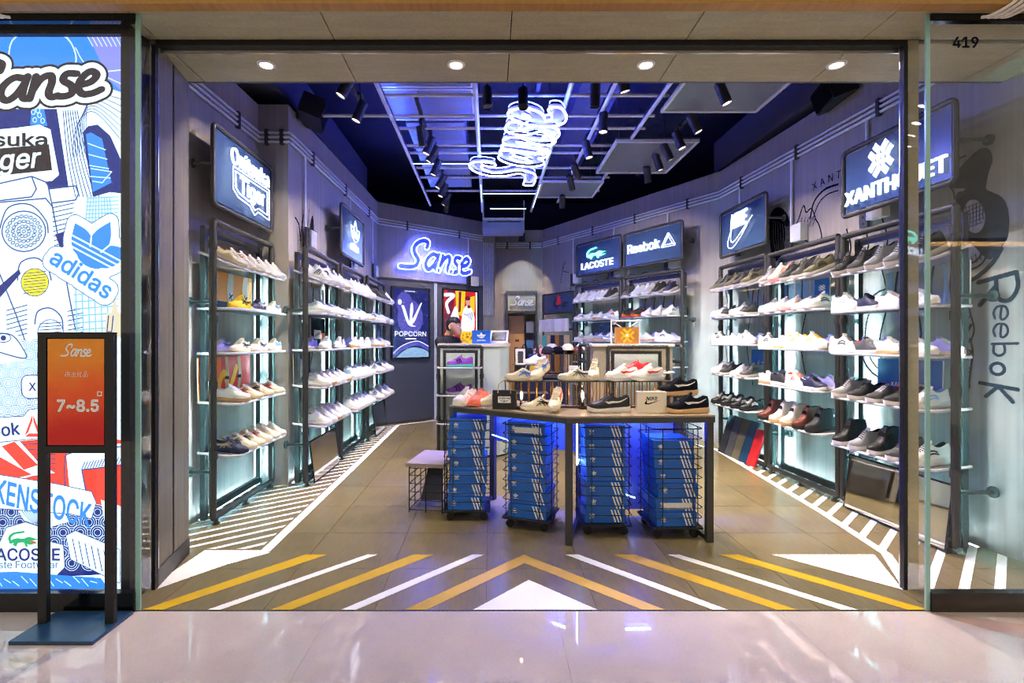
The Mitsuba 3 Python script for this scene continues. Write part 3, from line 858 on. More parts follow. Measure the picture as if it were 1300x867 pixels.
# ------------------------------------------------------------------ display racks along the walls
def rack(label, O, ndeg, L, zs, d, rows, words, ztop=2.38, zbot=0.06, gap_front=0.17, legs=True, upto=99):
    """Local x: towards the aisle, y: along the wall (reading direction), z up; the wall is at x = -d.
    rows: for each shelf (tilt, [styles from the entrance on], mode). flip: entrance lies at +y."""
    m = frame((O[0], O[1], 0), ndeg)
    flip = ndeg != 0
    k = thing('shoe_rack', label, 'shoe rack', 'pipe shoe racks')
    r = 0.026
    for y in (0, L):
        mb = MB().rod((0, y, zbot), (0, y, ztop), r, 10)
        for z in (0.55, 1.1, 1.62, 2.2):
            mb.rod((0, y, z - 0.03), (0, y, z + 0.03), r + 0.007, 10)
        put(k + '__pole', mb, 'pipe', m, 40)
    put(k + '__top_rail', MB().rod((0, 0, ztop), (0, L, ztop), r, 10), 'pipe', m, 40)
    put(k + '__bottom_rail', MB().rod((0, 0, zbot), (0, L, zbot), r, 10), 'pipe', m, 40)
    for y in (0.04, L / 2, L - 0.04):
        put(k + '__foot', MB().rod((0.0, y, 0.001), (0.0, y, zbot), 0.016, 8).rod((0, y, 0.001), (0, y, 0.009), 0.032, 10), 'pipe', m, 40)
    for y, z in ((0, 0.42), (0, 1.75), (L, 0.42), (L, 1.75)):
        put(k + '__wall_bracket', MB().rod((-d, y, z), (0, y, z), 0.016, 8).rod((-d, y, z), (-d + 0.015, y, z), 0.04, 10), 'pipe', m, 40)
    bx = -0.10
    for y in (0.05, L - 0.05):
        put(k + '__back_post', MB().bx(bx - 0.02, bx + 0.02, y - 0.022, y + 0.022, 0.03, ztop - 0.03), 'steel', m)
    put(k + '__back_frame', MB().bx(bx - 0.015, bx + 0.015, 0.08, L - 0.08, ztop - 0.09, ztop - 0.03), 'steel', m)
    put(k + '__back_frame', MB().bx(bx - 0.015, bx + 0.015, 0.08, L - 0.08, 0.06, 0.12), 'steel', m)
    for i, (z, row) in enumerate(zip(zs, rows)):
        tilt, styles, mode = row
        x0, x1 = -0.14, gap_front
        c = np.array([(x0 + x1) / 2, L / 2, z])
        ms = m @ mat4(c, 0, tilt)
        hx, hy = (x1 - x0) / 2, L / 2 - 0.03
        ch = 0.06
        plate = Polygon([(-hx, -hy), (hx - ch, -hy), (hx, -hy + ch), (hx, hy - ch), (hx - ch, hy), (-hx, hy)])
        s = put(k + '__shelf', MB().prism(plate, -0.006, 0.006), 'shelf_m', ms)
        q = [(-hx, -hy, 0), (hx - ch, -hy, 0), (hx, -hy + ch, 0), (hx, hy - ch, 0), (hx - ch, hy, 0), (-hx, hy, 0)]
        put(s + '__rim', MB().tube(q, 0.011, 8), 'pipe_light', ms, 40)
        n = len(styles)
        if n == 0:
            continue
        where0 = f'{SHELF[i]}, {words}'
        span = 2 * hy - 0.06
        lip = math.degrees(math.atan2(0, 1))
        for j, st in enumerate(styles):
            y = -hy + 0.03 + span * (j + 0.5) / n
            if flip:
                y = -y
            if st is None:
                continue
            yaw = rng.uniform(-5, 5)
            nth = f'{ORD[j]} from entrance'
            if mode == 'out':
                mm = ms @ mat4((0.036, y, 0.0062), yaw)
                shoe(st, mm, f'{nth}, {where0}')
            elif mode == 'side':
                mm = ms @ mat4((0.085, y, 0.0062), (90 if flip else -90) + yaw)
                shoe(st, mm, f'{nth}, {where0}')
            elif mode == 'pair':
                mm = ms @ mat4((0.09, y, 0.0062), (90 if flip else -90) + yaw)
                shoe(st, mm, f'front row, {nth}, {where0}')
                mm = ms @ mat4((-0.055, y + (0.03 if flip else -0.03), 0.0062), (90 if flip else -90) - yaw)
                shoe({'crmnav': 'lavnav', 'crmblk': 'lavnav', 'crmblu': 'lavnav'}.get(st, 'lav'), mm, f'back row, {ORD[j]} from entrance, {where0}')
    return k, m


LEFT_Z = [2.09, 1.715, 1.35, 0.985, 0.60]
racks = {}
racks['A'] = rack('pipe shoe rack under the shield neon sign', (-2.165, 3.93), 0, 1.05, [2.09, 1.70, 1.345, 0.95, 0.545], 0.19, [
    (22, ['crm', 'crmred', 'crm', 'crmnav', 'crm', 'crm'], 'out'), (0, ['yel', 'navcrm', 'crmnav'], 'side'), (0, ['crmblk', 'crmnav', 'crmblu'], 'pair'),
    (4, ['whtgum', 'crmred', 'crmnav', 'crmred'], 'out'), (6, ['navgold', 'crmnav', 'crmnav', 'crmred', 'crm', 'crm'], 'out')], 'shield rack', ztop=2.385)
racks['L1'] = rack('pipe shoe rack before the one under the trefoil neon sign', (-1.825, 4.97), 0, 1.03, LEFT_Z, 0.20, [
    (22, ['wht3n', 'whtblk', 'whtrun', 'whtgum'], 'out'), (0, ['whtpink', 'whtred', 'whtpink', 'wht3g'], 'out'), (0, ['wht', 'wht3n'], 'pair'),
    (6, ['whtgrn', 'whtgum', 'wht', 'whtred', 'whtgum'], 'out'), (8, ['whtgrn', 'whtrun', 'whtgum', 'whtpink', 'wht'], 'out')], 'pillar-side rack', ztop=2.36)
racks['L2'] = rack('pipe shoe rack under the trefoil neon sign', (-1.80, 6.07), 0, 1.08, LEFT_Z, 0.20, [
    (22, ['wht', 'wht3g', 'wht', 'wht', 'whtrun'], 'out'), (0, ['wht3n', 'whtblk', 'whtchk', 'whtgum'], 'out'), (0, ['whtgum', 'wht3n', 'wht'], 'pair'),
    (6, ['whtblue', 'wht', 'whtrun', 'wht', 'wht3g', 'wht'], 'out'), (8, ['wht', 'wht3g', 'whtrun', 'wht', 'wht', 'wht3n'], 'out')], 'trefoil rack', ztop=2.36)
racks['L3'] = rack('pipe shoe rack past the one under the trefoil neon sign', (-1.76, 7.21), 0, 1.14, LEFT_Z, 0.20, [
    (22, ['blk', 'drk', 'whtrun'], 'out'), (0, ['whtblk', 'whtchk', 'wht3g'], 'out'), (0, ['whtgum', 'whtblk', None], 'out'),
    (6, ['wht3n', 'whtblk', 'wht3g'], 'out'), (8, ['wht3n', 'wht3g', 'whtpink'], 'out')], 'left corner rack', ztop=2.36)
RA = 182.0
RU = lambda a: (-math.sin(math.radians(a)), math.cos(math.radians(a)))


def along(P, a, t):
    u = RU(a)
    return (P[0] + u[0] * t, P[1] + u[1] * t)


R0 = (3.04, 6.62)
racks['R1'] = rack('pipe shoe rack under the tick-shaped neon sign', R0, RA, 1.03, [2.125, 1.73, 1.395, 1.03, 0.655], 0.20, [
    (20, ['olv', 'blk', 'olv', 'drk', 'olv'], 'out'), (0, ['blk', 'whtblk', 'blk', 'whtblk'], 'out'), (0, ['whtchk', 'wht', 'whtblk'], 'pair'),
    (6, ['drk', 'wht', 'blk', 'whtblk'], 'out'), (8, ['blkstrap', 'blkstrap', 'blkstrap', 'blkstrap'], 'out')], 'tick rack', ztop=2.40)
racks['R2'] = rack('pipe shoe rack between the tick and woven-cross neon signs', along(R0, RA, 1.09), RA, 1.04, [2.09, 1.73, 1.36, 0.99, 0.61], 0.23, [
    (20, ['olv', 'drk', 'blk', 'pnk', 'gryrun'], 'out'), (0, ['whtblk', 'whtred', 'pnk', 'whtchk', 'whtblk'], 'out'), (0, ['whtyel', 'whtyel', 'whtgum', 'whtblk'], 'pair'),
    (4, ['navskate', 'whtmulti', 'blk', 'whtgum'], 'pair'), (6, ['bootsil', 'bootbrn', 'bootwht', 'bootwht', 'bootbrn'], 'out')], 'signless rack', ztop=2.38)
racks['R3'] = rack('pipe shoe rack under the woven-cross neon sign', along(R0, RA, 2.19), RA, 1.03, [2.05, 1.685, 1.335, 0.97, 0.57], 0.27, [
    (20, ['drk', 'gryrun', 'gryrun', 'drk', 'blk'], 'out'), (0, ['whtred', 'wht', 'navskate', 'whtchk'], 'side'), (0, ['whtred', 'whtgum', 'drkred', 'whtblk'], 'pair'),
    (4, ['whtblue', 'blk', 'drkred', 'blk', 'gryrun'], 'out'), (6, ['whtblk', 'drk', 'bootblk', 'gryrun', 'bootblk'], 'out')], 'cross rack', ztop=2.36)
BA = 209.0
B0 = (1.60, 9.27)
racks['B2'] = rack('pipe shoe rack under the crocodile neon sign', B0, BA, 1.14, [2.18, 1.80, 1.43, 1.06, 0.68], 0.24, [
    (20, ['blk', 'wht', 'wht', 'whtrun', 'wht'], 'out'), (0, ['whtmulti', 'whtgum', 'whtblue', 'whtblue'], 'out'), (0, ['whtchk', 'whtgum', 'whtgum', 'wht'], 'out'),
    (0, [], 'out'), (6, ['wht', 'whtgum'], 'out')], 'crocodile rack', ztop=2.45)
racks['B1'] = rack('pipe shoe rack under the triangle neon sign', along(B0, BA, 1.22), BA, 1.16, [2.18, 1.80, 1.43, 1.06, 0.68], 0.24, [
    (20, ['navskate', 'blk', 'whtrun', 'wht', 'drk'], 'out'), (0, ['whtchk', 'whtchk', 'whtrun', 'orgblk', 'orgblk'], 'out'), (0, ['whtblk', 'whtgum', 'whtrun'], 'pair'),
    (0, ['whtpink', 'wht', 'whtgum'], 'out'), (6, ['wht'], 'out')], 'triangle rack', ztop=2.46)

# cyan light lines on the wall behind the racks
for key, (rk, m) in racks.items():
    L = {'A': 1.05, 'L1': 1.03, 'L2': 1.08, 'L3': 1.14, 'R1': 1.03, 'R2': 1.04, 'R3': 1.03, 'B2': 1.14, 'B1': 1.16}[key]
    d = {'A': 0.17, 'L1': 0.18, 'L2': 0.18, 'L3': 0.18, 'R1': 0.20, 'R2': 0.22, 'R3': 0.24, 'B2': 0.22, 'B1': 0.22}[key]
    # light lines fixed to the back of the poles and of the bottom rail, shining on the wall
    mb = MB()
    for y in (0.0, L):
        mb.add([[-0.0285, y - 0.011, 0.10], [-0.0285, y - 0.011, 2.05], [-0.0285, y + 0.011, 2.05], [-0.0285, y + 0.011, 0.10]], [[0, 1, 2], [0, 2, 3]])
    mb.add([[-d + 0.03, 0.04, 0.03], [-d + 0.048, 0.04, 0.03], [-d + 0.048, L - 0.04, 0.03], [-d + 0.03, L - 0.04, 0.03]], [[0, 1, 2], [0, 2, 3]])
    put(rk + '__light_strip', mb, 'white', m, emit=em(CYAN, K_CYAN, 2.2))


# ------------------------------------------------------------------ neon signs over the racks
def ring_tubes(mb, poly, x, r, n=6):
    for c in rings(poly):
        q = np.column_stack([np.full(len(c), x), c[:, 0], c[:, 1]])
        mb.tube(q, r, n, True)
    return mb


def neon_sign(label, m, L, z0, z1, d, tubes, solids=(), colour=None, bridge=True):
    """A pipe frame round an acrylic panel that carries glass tubes. tubes: polygons outlined by a tube; solids: lit letters."""
    k = thing('neon_sign', label, 'neon sign', 'neon signs over the shoe racks')
    mb = MB()
    c = 0.04
    q = []
    for (y, z), a in (((L - c, z1 - c), 0), ((c, z1 - c), 90), ((c, z0 + c), 180), ((L - c, z0 + c), 270)):
        for t in (0, 30, 60, 90):
            q.append((0, y + c * math.cos(math.radians(a + t)), z + c * math.sin(math.radians(a + t))))
    put(k + '__pipe_frame', MB().tube(q, 0.019, 10, True), 'pipe', m, 40)
    put(k + '__panel', MB().bx(-0.012, 0.0, 0.03, L - 0.03, z0 + 0.03, z1 - 0.03), 'acrylic_panel', m)
    for y, z in ((0.0, (z0 + z1) / 2), (L, (z0 + z1) / 2)):
        put(k + '__wall_bracket', MB().rod((-d, y, z), (0, y, z), 0.015, 8).rod((-d, y, z), (-d + 0.015, y, z), 0.038, 10), 'pipe', m, 40)
    mb = MB()
    for p in tubes:
        ring_tubes(mb, p, 0.03, 0.0065)
    for p in solids:
        mb.wallprism(p, 0.012, 0.03)
    if mb.n:
        put(k + '__lit_tubes', mb, 'white', m, emit=em(NEON, K_NEON, 0.4))
    if colour:
        for p, rgb, kk in colour:
            put(k + '__lit_emblem', MB().wallprism(p, 0.012, 0.03), 'white', m, emit=em(rgb, kk, 0.2))
    return k


# shield badge with blackletter-like lettering
mA = racks['A'][1]
up = unary_union([sbox(0.27, 2.865, 0.80, 2.89)])
badge = Polygon([(0.27, 2.99), (0.27, 2.70), (0.33, 2.655), (0.47, 2.63), (0.55, 2.59), (0.60, 2.63), (0.80, 2.60), (0.80, 2.87)])
neon_sign('shield-shaped white neon sign on a pipe-framed panel beside the pillar', mA, 1.05, 2.52, 3.15, 0.17,
          [Polygon([(0.25, 2.90), (0.25, 2.71), (0.33, 2.665), (0.54, 2.645), (0.63, 2.585), (0.70, 2.63), (0.93, 2.61), (0.93, 2.90)]), Polygon([(0.29, 2.87), (0.29, 2.735), (0.36, 2.70), (0.55, 2.68), (0.63, 2.63), (0.71, 2.665), (0.89, 2.65), (0.89, 2.87)]),
           centred(text_poly('Tiger', 0.1), 0.60, 2.765, 0.46)],
          [fit(text_poly('Onitsuka', 0.1), 0.24, 2.925, 0.94, 3.07)])
mT = racks['L2'][1]
neon_sign('trefoil-shaped white neon sign on the long left wall', mT, 1.08, 2.50, 3.11, 0.18, [fit(trefoil(), 0.33, 2.74, 0.75, 3.02)], [fit(text_poly('adidas', 0.1, True), 0.35, 2.62, 0.73, 2.72)])
m = racks['R1'][1]
neon_sign('tick-shaped white neon sign with block letters on the right wall', m, 1.03, 2.53, 3.10, 0.20, [fit(affinity.rotate(tick(), 8, origin=(0, 0)), 0.24, 2.60, 0.80, 2.90)], [affinity.skew(fit(text_poly('NIKE', 0.1, True), 0.31, 2.84, 0.66, 3.02), 10, 0)])
m = racks['R3'][1]
wv = fit(woven(), 0.32, 2.76, 0.56, 3.03)
neon_sign('woven-cross white neon sign with block letters beside the right door post', m, 1.03, 2.53, 3.09, 0.24, [wv, wv.buffer(-0.012)], [fit(text_poly('XANTHOUET', 0.1, True), 0.05, 2.61, 0.99, 2.73)])
m = racks['B2'][1]
neon_sign('green crocodile neon sign over white letters on the slanted back wall', m, 1.14, 2.62, 3.19, 0.22, [], [fit(text_poly('LACOSTE', 0.1, True), 0.16, 2.72, 0.98, 2.84)], [(fit(croc(), 0.30, 2.88, 0.80, 3.08), (0.02, 0.9, 0.62), 2.6)])
m = racks['B1'][1]
neon_sign('white neon sign of letters and a triangle on the slanted back wall', m, 1.16, 2.62, 3.17, 0.22, [fit(delta(), 0.80, 2.83, 1.06, 3.03)], [fit(text_poly('Reebok', 0.1, True), 0.10, 2.83, 0.76, 2.98)])

# the big script neon on the back-left wall
mBL = frame((-1.92, 8.55, 0), math.degrees(math.atan2(-1.763, 1.45)))
k = thing('neon_sign', 'large blue-white neon script on the slanted back-left wall', 'neon sign')
mb, hb = MB(), MB()
letters = logo_letters(0.25)
un = unary_union(letters)
for p in letters:
    q = fit(unary_union([p, sbox(*[un.bounds[0], un.bounds[1], un.bounds[0] + .001, un.bounds[1] + .001]), sbox(un.bounds[2] - .001, un.bounds[3] - .001, un.bounds[2], un.bounds[3])]), 0.36, 2.68, 1.98, 3.30)
    q = max(polys(q), key=lambda g: g.area)
    ring_tubes(mb, q, 0.07, 0.0075)
    put(k + '__letter_panel', MB().wallprism(q, 0.045, 0.06), 'letter_blue', mBL)
    ring_tubes(hb, q.buffer(-0.008), 0.028, 0.004, 5)
put(k + '__lit_tubes', mb, 'white', mBL, emit=em(VIOLET, K_SCRIPT * 0.5, 2.5))
put(k + '__halo_tube', hb, 'white', mBL, emit=em(BLUE, K_BLUE * 2.0, 3.0))

# the large neon hung flat under the ceiling grid: local x points down
k = thing('ceiling_neon_sign', 'large blue-white neon script hung flat from the ceiling grid', 'neon sign')
mC = np.eye(4)
mC[:3, 0], mC[:3, 1], mC[:3, 2] = (0, 0, -1), (0.06, -0.998, 0), (-0.998, -0.06, 0)
mC[:3, 3] = (0.62, 6.98, 3.64)
W_, H_ = 2.35, 0.92
mb, hb = MB(), MB()
letters = [affinity.scale(q, 0.9, 1.0) for q in logo_letters(0.24)]
un = unary_union(letters)
for i, p in enumerate(letters):
    q = fit(unary_union([p, sbox(un.bounds[0], un.bounds[1], un.bounds[0] + .001, un.bounds[1] + .001), sbox(un.bounds[2] - .001, un.bounds[3] - .001, un.bounds[2], un.bounds[3])]), 0, 0, W_, H_)
    q = max(polys(q), key=lambda g: g.area)
    ring_tubes(mb, q, 0.045, 0.0105, 7)
    ring_tubes(hb, q.buffer(-0.012), -0.025, 0.006, 5)
    put(k + '__letter_panel', MB().wallprism(q, 0.0, 0.012), 'letter_face', mC)
put(k + '__lit_tubes', mb, 'white', mC, emit=em(VIOLET, K_SCRIPT, 5.0))
put(k + '__halo_tube', hb, 'white', mC, emit=em(BLUE, K_BLUE * 1.5, 4.0))
for y in (0.25, 0.75, 1.3, 1.8, 2.2):
    put(k + '__hanger', MB().rod((-0.14, y, 0.45), (0.0, y, 0.45), 0.006, 6), 'pipe', mC)

# ------------------------------------------------------------------ conduits along the walls
def wall_conduits(a, b, off, label, d0=0.0):
    a, b = np.array(a, float), np.array(b, float)
    k = thing('wall_conduit', label, 'conduit', 'conduits along the tops of the walls')
    for z in (3.43, 3.475, 3.52):
        put(k + '__pipe', MB().rod((*a, z), (*b, z), 0.014, 8), 'pipe_light')
    n = max(2, int(np.linalg.norm(b - a) / 0.9))
    for i in range(n):
        p = a + (b - a) * (i + 0.5) / n
        put(k + '__clamp', MB().box((*p, 3.475), (0.035, 0.035, 0.15)), 'pipe')


wall_conduits((-2.36, 3.45), (-2.30, 5.01), 0, 'three parallel conduits on the wall over the shield sign')
wall_conduits((-2.30, 5.01), (-2.0, 5.01), 0, 'three short conduits across the square pillar')
wall_conduits((-1.995, 5.03), (-1.90, 8.52), 0, 'three long conduits along the left wall over the trefoil sign')
wall_conduits((-1.90, 8.53), (-0.15, 9.97), 0, 'three conduits over the large wall neon script')
wall_conduits((0.12, 10.72), (1.10, 10.72), 0, 'three conduits over the doorway of the back wall')
wall_conduits((1.13, 10.68), (3.19, 7.0), 0, 'three conduits over the crocodile and triangle signs')
wall_conduits((3.195, 6.98), (3.49, 2.80), 0, 'three conduits along the right wall over the tick sign')


def drop(p, z0, z1, label, nrm):
    k = thing('conduit_drop', label, 'conduit', 'vertical conduits on the walls')
    put(k + '__pipe', MB().rod((p[0], p[1], z0), (p[0], p[1], z1), 0.013, 8), 'pipe_light', None, 40)
    t = np.array(nrm, float)
    s = np.array([-t[1], t[0]])
    mm = mat4((p[0] + t[0] * 0.02, p[1] + t[1] * 0.02, z0 - 0.09), math.degrees(math.atan2(t[1], t[0])))
    put(k + '__junction_box', MB().bx(-0.05, 0.03, 0.05, 0.22, -0.02, 0.16), 'offwhite', mm)
    mb = MB().bx(-0.012, 0.012, -0.05, 0.04, -0.07, 0.17)
    put(k + '__strut_plate', mb, 'steel', mm)
    hb = MB()
    for z in (-0.04, 0.02, 0.08, 0.14):
        hb.rod((0.012, -0.005, z), (0.0135, -0.005, z), 0.013, 10)
    put(k + '__strut_holes', hb, 'black', mm)


drop((-1.985, 5.40), 2.58, 3.43, 'vertical conduit with a box left of the trefoil sign', (1, 0))
drop((-1.96, 7.05), 2.60, 3.43, 'vertical conduit with a box at the far edge of the trefoil sign', (1, 0))
drop((-1.925, 8.25), 2.62, 3.43, 'vertical conduit with a box before the corner of the neon wall', (1, 0))
drop((-0.42, 9.74), 2.62, 3.43, 'vertical conduit with a box at the right end of the wall neon', (0.63, -0.77))
drop((3.24, 6.52), 2.70, 3.43, 'vertical conduit hidden behind the tick sign', (-1, -0.05))
drop((3.30, 5.50), 2.62, 3.43, 'vertical conduit with a box right of the tick sign', (-1, -0.05))
drop((3.375, 4.50), 2.62, 3.43, 'vertical conduit with a box left of the woven-cross sign', (-1, -0.05))
drop((1.62, 9.78), 2.66, 3.43, 'vertical conduit with a box left of the crocodile sign', (-0.87, -0.49))
drop((2.17, 8.80), 2.66, 3.43, 'vertical conduit with a box between the crocodile and triangle signs', (-0.87, -0.49))
drop((2.75, 7.77), 2.66, 3.43, 'vertical conduit with a box behind the triangle sign', (-0.87, -0.49))
k = thing('conduit_bank', 'bank of vertical conduits on the narrow column', 'conduit')
for i in range(6):
    x = -0.12 + 0.035 * i
    y = 10.0 + (x + 0.157) * 0.5836 - 0.02
    put(k + '__pipe', MB().rod((x, y, 1.95), (x, y, 3.40 - 0.0 * i), 0.012, 6), 'pipe_light')

# ------------------------------------------------------------------ ceiling: suspended pipe grid, panels, ducts, lamps
g = thing('ceiling_grid', 'suspended grid of steel pipes under the dark ceiling', 'ceiling grid')
for x, y0, y1, r in ((-1.02, 4.0, 8.6, 0.02), (-0.134, 3.5, 9.0, 0.024), (0.735, 3.5, 9.0, 0.024), (1.13, 3.5, 8.4, 0.02), (1.62, 3.5, 7.4, 0.02)):
    put(g + '__rail', MB().rod((x, y0, 3.76), (x, y1, 3.76), r, 8), 'pipe_light', None, 40)
for y in (4.82, 5.26, 5.57, 6.06, 6.30, 6.85, 7.25, 7.9):
    put(g + '__cross_pipe', MB().rod((-1.75 if y == 5.26 else -1.05, y, 3.80), (1.72, y, 3.80), 0.017, 8), 'pipe_light', None, 40)
for x in (-0.134, 0.735):
    for y in (4.6, 6.2, 8.2):
        put(g + '__hanger', MB().rod((x, y, 3.78), (x, y, CEIL_H), 0.008, 6), 'pipe')
# blue light strips on the grid rails
for (x0, y0, x1, y1, z, lab, rgb, kk) in (
        (-0.134, 7.35, -0.134, 8.25, 3.725, 'short bright blue-white light strip on the left rail of the ceiling grid', NEON * [0.6, 0.85, 1], 9.0),
        (0.735, 7.35, 0.735, 8.6, 3.725, 'short bright blue-white light strip on the right rail of the ceiling grid', NEON * [0.6, 0.85, 1], 9.0),
        (-0.134, 7.9, 0.735, 7.9, 3.75, 'bright blue-white light strip across the far end of the ceiling grid', NEON * [0.6, 0.85, 1], 9.0),
        (0.0, 8.6, 0.62, 8.6, 3.70, 'bright strip light above the far ceiling unit', NEON * [0.6, 0.85, 1], 9.0),
        (-1.0, 6.55, -0.16, 6.55, 3.75, 'blue-white light strip left of the ceiling neon', NEON * [0.4, 0.6, 1], 8.0)):
    k = thing('ceiling_light_strip', lab, 'strip light')
    d = np.array([x1 - x0, y1 - y0]); Ls = np.linalg.norm(d); d /= Ls
    mm = mat4(((x0 + x1) / 2, (y0 + y1) / 2, z), math.degrees(math.atan2(d[1], d[0])))
    put(k + '__housing', MB().box((0, 0, 0.013), (Ls, 0.03, 0.012)), 'pipe', mm)
    put(k + '__lit_tube', MB().box((0, 0, 0), (Ls, 0.016, 0.012)), 'white', mm, emit=em(rgb, kk * 0.35, 0.3))
# deep blue light lines lying on top of the grid pipes, shining on the dark ceiling and ducts
for (x, y0, y1), lab in (((-1.02, 4.3, 8.5), 'deep blue light line on the left edge of the ceiling grid'), ((1.62, 4.0, 7.4), 'deep blue light line on the right edge of the ceiling grid')):
    k = thing('blue_light_line', lab, 'strip light')
    put(k + '__carrier', MB().bx(x - 0.015, x + 0.015, y0, y1, 3.782, 3.80), 'pipe')
    put(k + '__lit_tube', (np.array([[x - .012, y0, 3.803], [x + .012, y0, 3.803], [x + .012, y1, 3.803], [x - .012, y1, 3.803]]), np.array([[0, 1, 2], [0, 2, 3]])), 'white', None, emit=em(BLUE, K_BLUE * 3, 2.0))
# panels
def ceiling_panel(x0, x1, y0, y1, z, lab, mesh=True):
    k = thing('ceiling_panel', lab, 'ceiling panel')
    put(k + '__frame', MB().bx(x0, x1, y0, y0 + .03, z, z + .03).bx(x0, x1, y1 - .03, y1, z, z + .03).bx(x0, x0 + .03, y0, y1, z, z + .03).bx(x1 - .03, x1, y0, y1, z, z + .03), 'pipe_light')
    put(k + '__board', MB().bx(x0 + .03, x1 - .03, y0 + .03, y1 - .03, z + .012, z + .02), 'duct' if not mesh else 'mesh_metal')
    for y in np.linspace(y0, y1, 3):
        put(k + '__stiffener', MB().bx(x0, x1, y - .012, y + .012, z + .03, z + .05), 'pipe')
    for x in (x0 + .06, x1 - .06):
        for y in (y0 + .1, y1 - .1):
            put(k + '__hanger', MB().rod((x, y, z + .03), (x, y, CEIL_H), 0.006, 6), 'pipe')


def f_mesh(p, n, uv):
    a = dr.abs(p.x * 60 - dr.floor(p.x * 60) - 0.5) + dr.abs(p.y * 60 - dr.floor(p.y * 60) - 0.5)
    return dr.select(a < 0.38, mi.Color3f(0.03, 0.035, 0.05), mi.Color3f(0.22, 0.24, 0.28))


M('mesh_metal', f_mesh, 0.45, 0.3)
ceiling_panel(-1.13, -0.16, 4.0, 4.98, 3.95, 'flat grey ceiling panel left of the grid, near the entrance', False)
ceiling_panel(-1.13, -0.16, 5.0, 5.72, 3.95, 'flat grey ceiling panel left of the grid, behind the nearest one', False)
ceiling_panel(1.70, 2.66, 4.0, 5.02, 3.72, 'perforated ceiling panel on the right, nearest the entrance')
ceiling_panel(1.44, 2.40, 5.75, 6.85, 3.72, 'perforated ceiling panel on the right, behind the row of spotlights')
ceiling_panel(0.74, 1.64, 7.22, 8.02, 3.72, 'small pale ceiling panel at the far right of the grid', False)
# air ducts
k = thing('air_duct', 'pale square air duct with a grille above the left side of the grid', 'air duct')
put(k + '__body', MB().bx(-0.98, -0.30, 5.85, 8.3, 3.98, 4.35), 'duct')
put(k + '__grille', MB().bx(-0.95, -0.34, 6.0, 6.32, 3.965, 3.979), 'mesh_metal')
for y in (6.55, 7.1, 7.7):
    put(k + '__flange', MB().bx(-1.0, -0.28, y, y + 0.03, 3.96, 4.37), 'pipe')
k = thing('air_duct', 'dark air duct crossing above the right side of the grid', 'air duct')
put(k + '__body', MB().bx(0.95, 1.38, 4.4, 8.5, 4.1, 4.45), 'dark_panel')
k = thing('air_duct', 'dark beam-like duct along the top of the left wall', 'air duct')
put(k + '__body', MB().bx(-2.6, -2.1, 4.4, 8.6, 3.95, 4.4), 'dark_panel')
k = thing('air_duct', 'dark duct running above the top of the right wall', 'air duct')
put(k + '__body', MB().bx(3.3, 3.75, 3.5, 7.4, 3.9, 4.35), 'dark_panel')
k = thing('ceiling_unit', 'pale box-shaped ceiling unit at the far end of the grid', 'air conditioner')
put(k + '__body', MB().bx(-0.13, 0.62, 9.0, 9.5, 3.42, 3.60), 'duct')
put(k + '__top_frame', MB().bx(-0.13, 0.62, 8.98, 9.0, 3.60, 3.64).bx(-0.13, -0.11, 8.98, 9.0, 3.60, 3.95).bx(0.60, 0.62, 8.98, 9.0, 3.60, 3.95), 'pipe_light')
put(k + '__slot', MB().bx(-0.05, 0.55, 8.994, 9.0, 3.565, 3.585), 'black')
for x in (-0.1, 0.58):
    put(k + '__hanger', MB().rod((x, 9.25, 3.6), (x, 9.25, CEIL_H), 0.008, 6), 'pipe')

# track spotlights
def track(x, y0, y1, z, lab):
    k = thing('light_track', lab, 'light track', 'light tracks')
    put(k + '__rail', MB().bx(x - 0.018, x + 0.018, y0, y1, z, z + 0.035), 'black')
    for y in (y0 + 0.15, y1 - 0.15):
        put(k + '__hanger', MB().rod((x, y, z + 0.03), (x, y, CEIL_H), 0.006, 6), 'pipe')


TRZ = 3.80
HEAD = None


def head(lens, aim, label, lit, k_=0.0, wide=46):
    """A black cylinder lamp on a yoke; lens: centre of the lens, aim: the point that it lights."""
    lens, aim = np.array(lens, float), np.array(aim, float)
    d = aim - lens
    d /= np.linalg.norm(d)
    ry = math.degrees(math.acos(np.clip(d[2], -1, 1)))
    rz = math.degrees(math.atan2(d[1], d[0]))
    m = mat4(lens, rz, ry)
    k = thing('track_spotlight', label, 'spotlight', 'black track spotlights')
    put(k + '__body', None, 'black', m, cached=HEAD['body'])
    put(k + '__yoke', MB().tube([lens - d * 0.11 + [0, 0, 0.0], lens - d * 0.12 + [0, 0, 0.07], [lens[0] - d[0] * 0.12, lens[1] - d[1] * 0.12, TRZ]], 0.011, 6), 'black')
    put(k + '__adapter', MB().box((lens[0] - d[0] * 0.12, lens[1] - d[1] * 0.12, TRZ - 0.015), (0.04, 0.12, 0.035)), 'black')
    if lit:
        put(k + '__lens', None, 'white', m, cached=HEAD['lens'], emit=em(WARM * [1, 0.95, 0.9], 14, 0.05))
        if k_:
            spot(f'beam_{k}', lens + d * 0.012, aim, K_SPOT * k_, wide, wide * 0.4)
    else:
        put(k + '__lens', None, 'black_gloss', m, cached=HEAD['lens'])


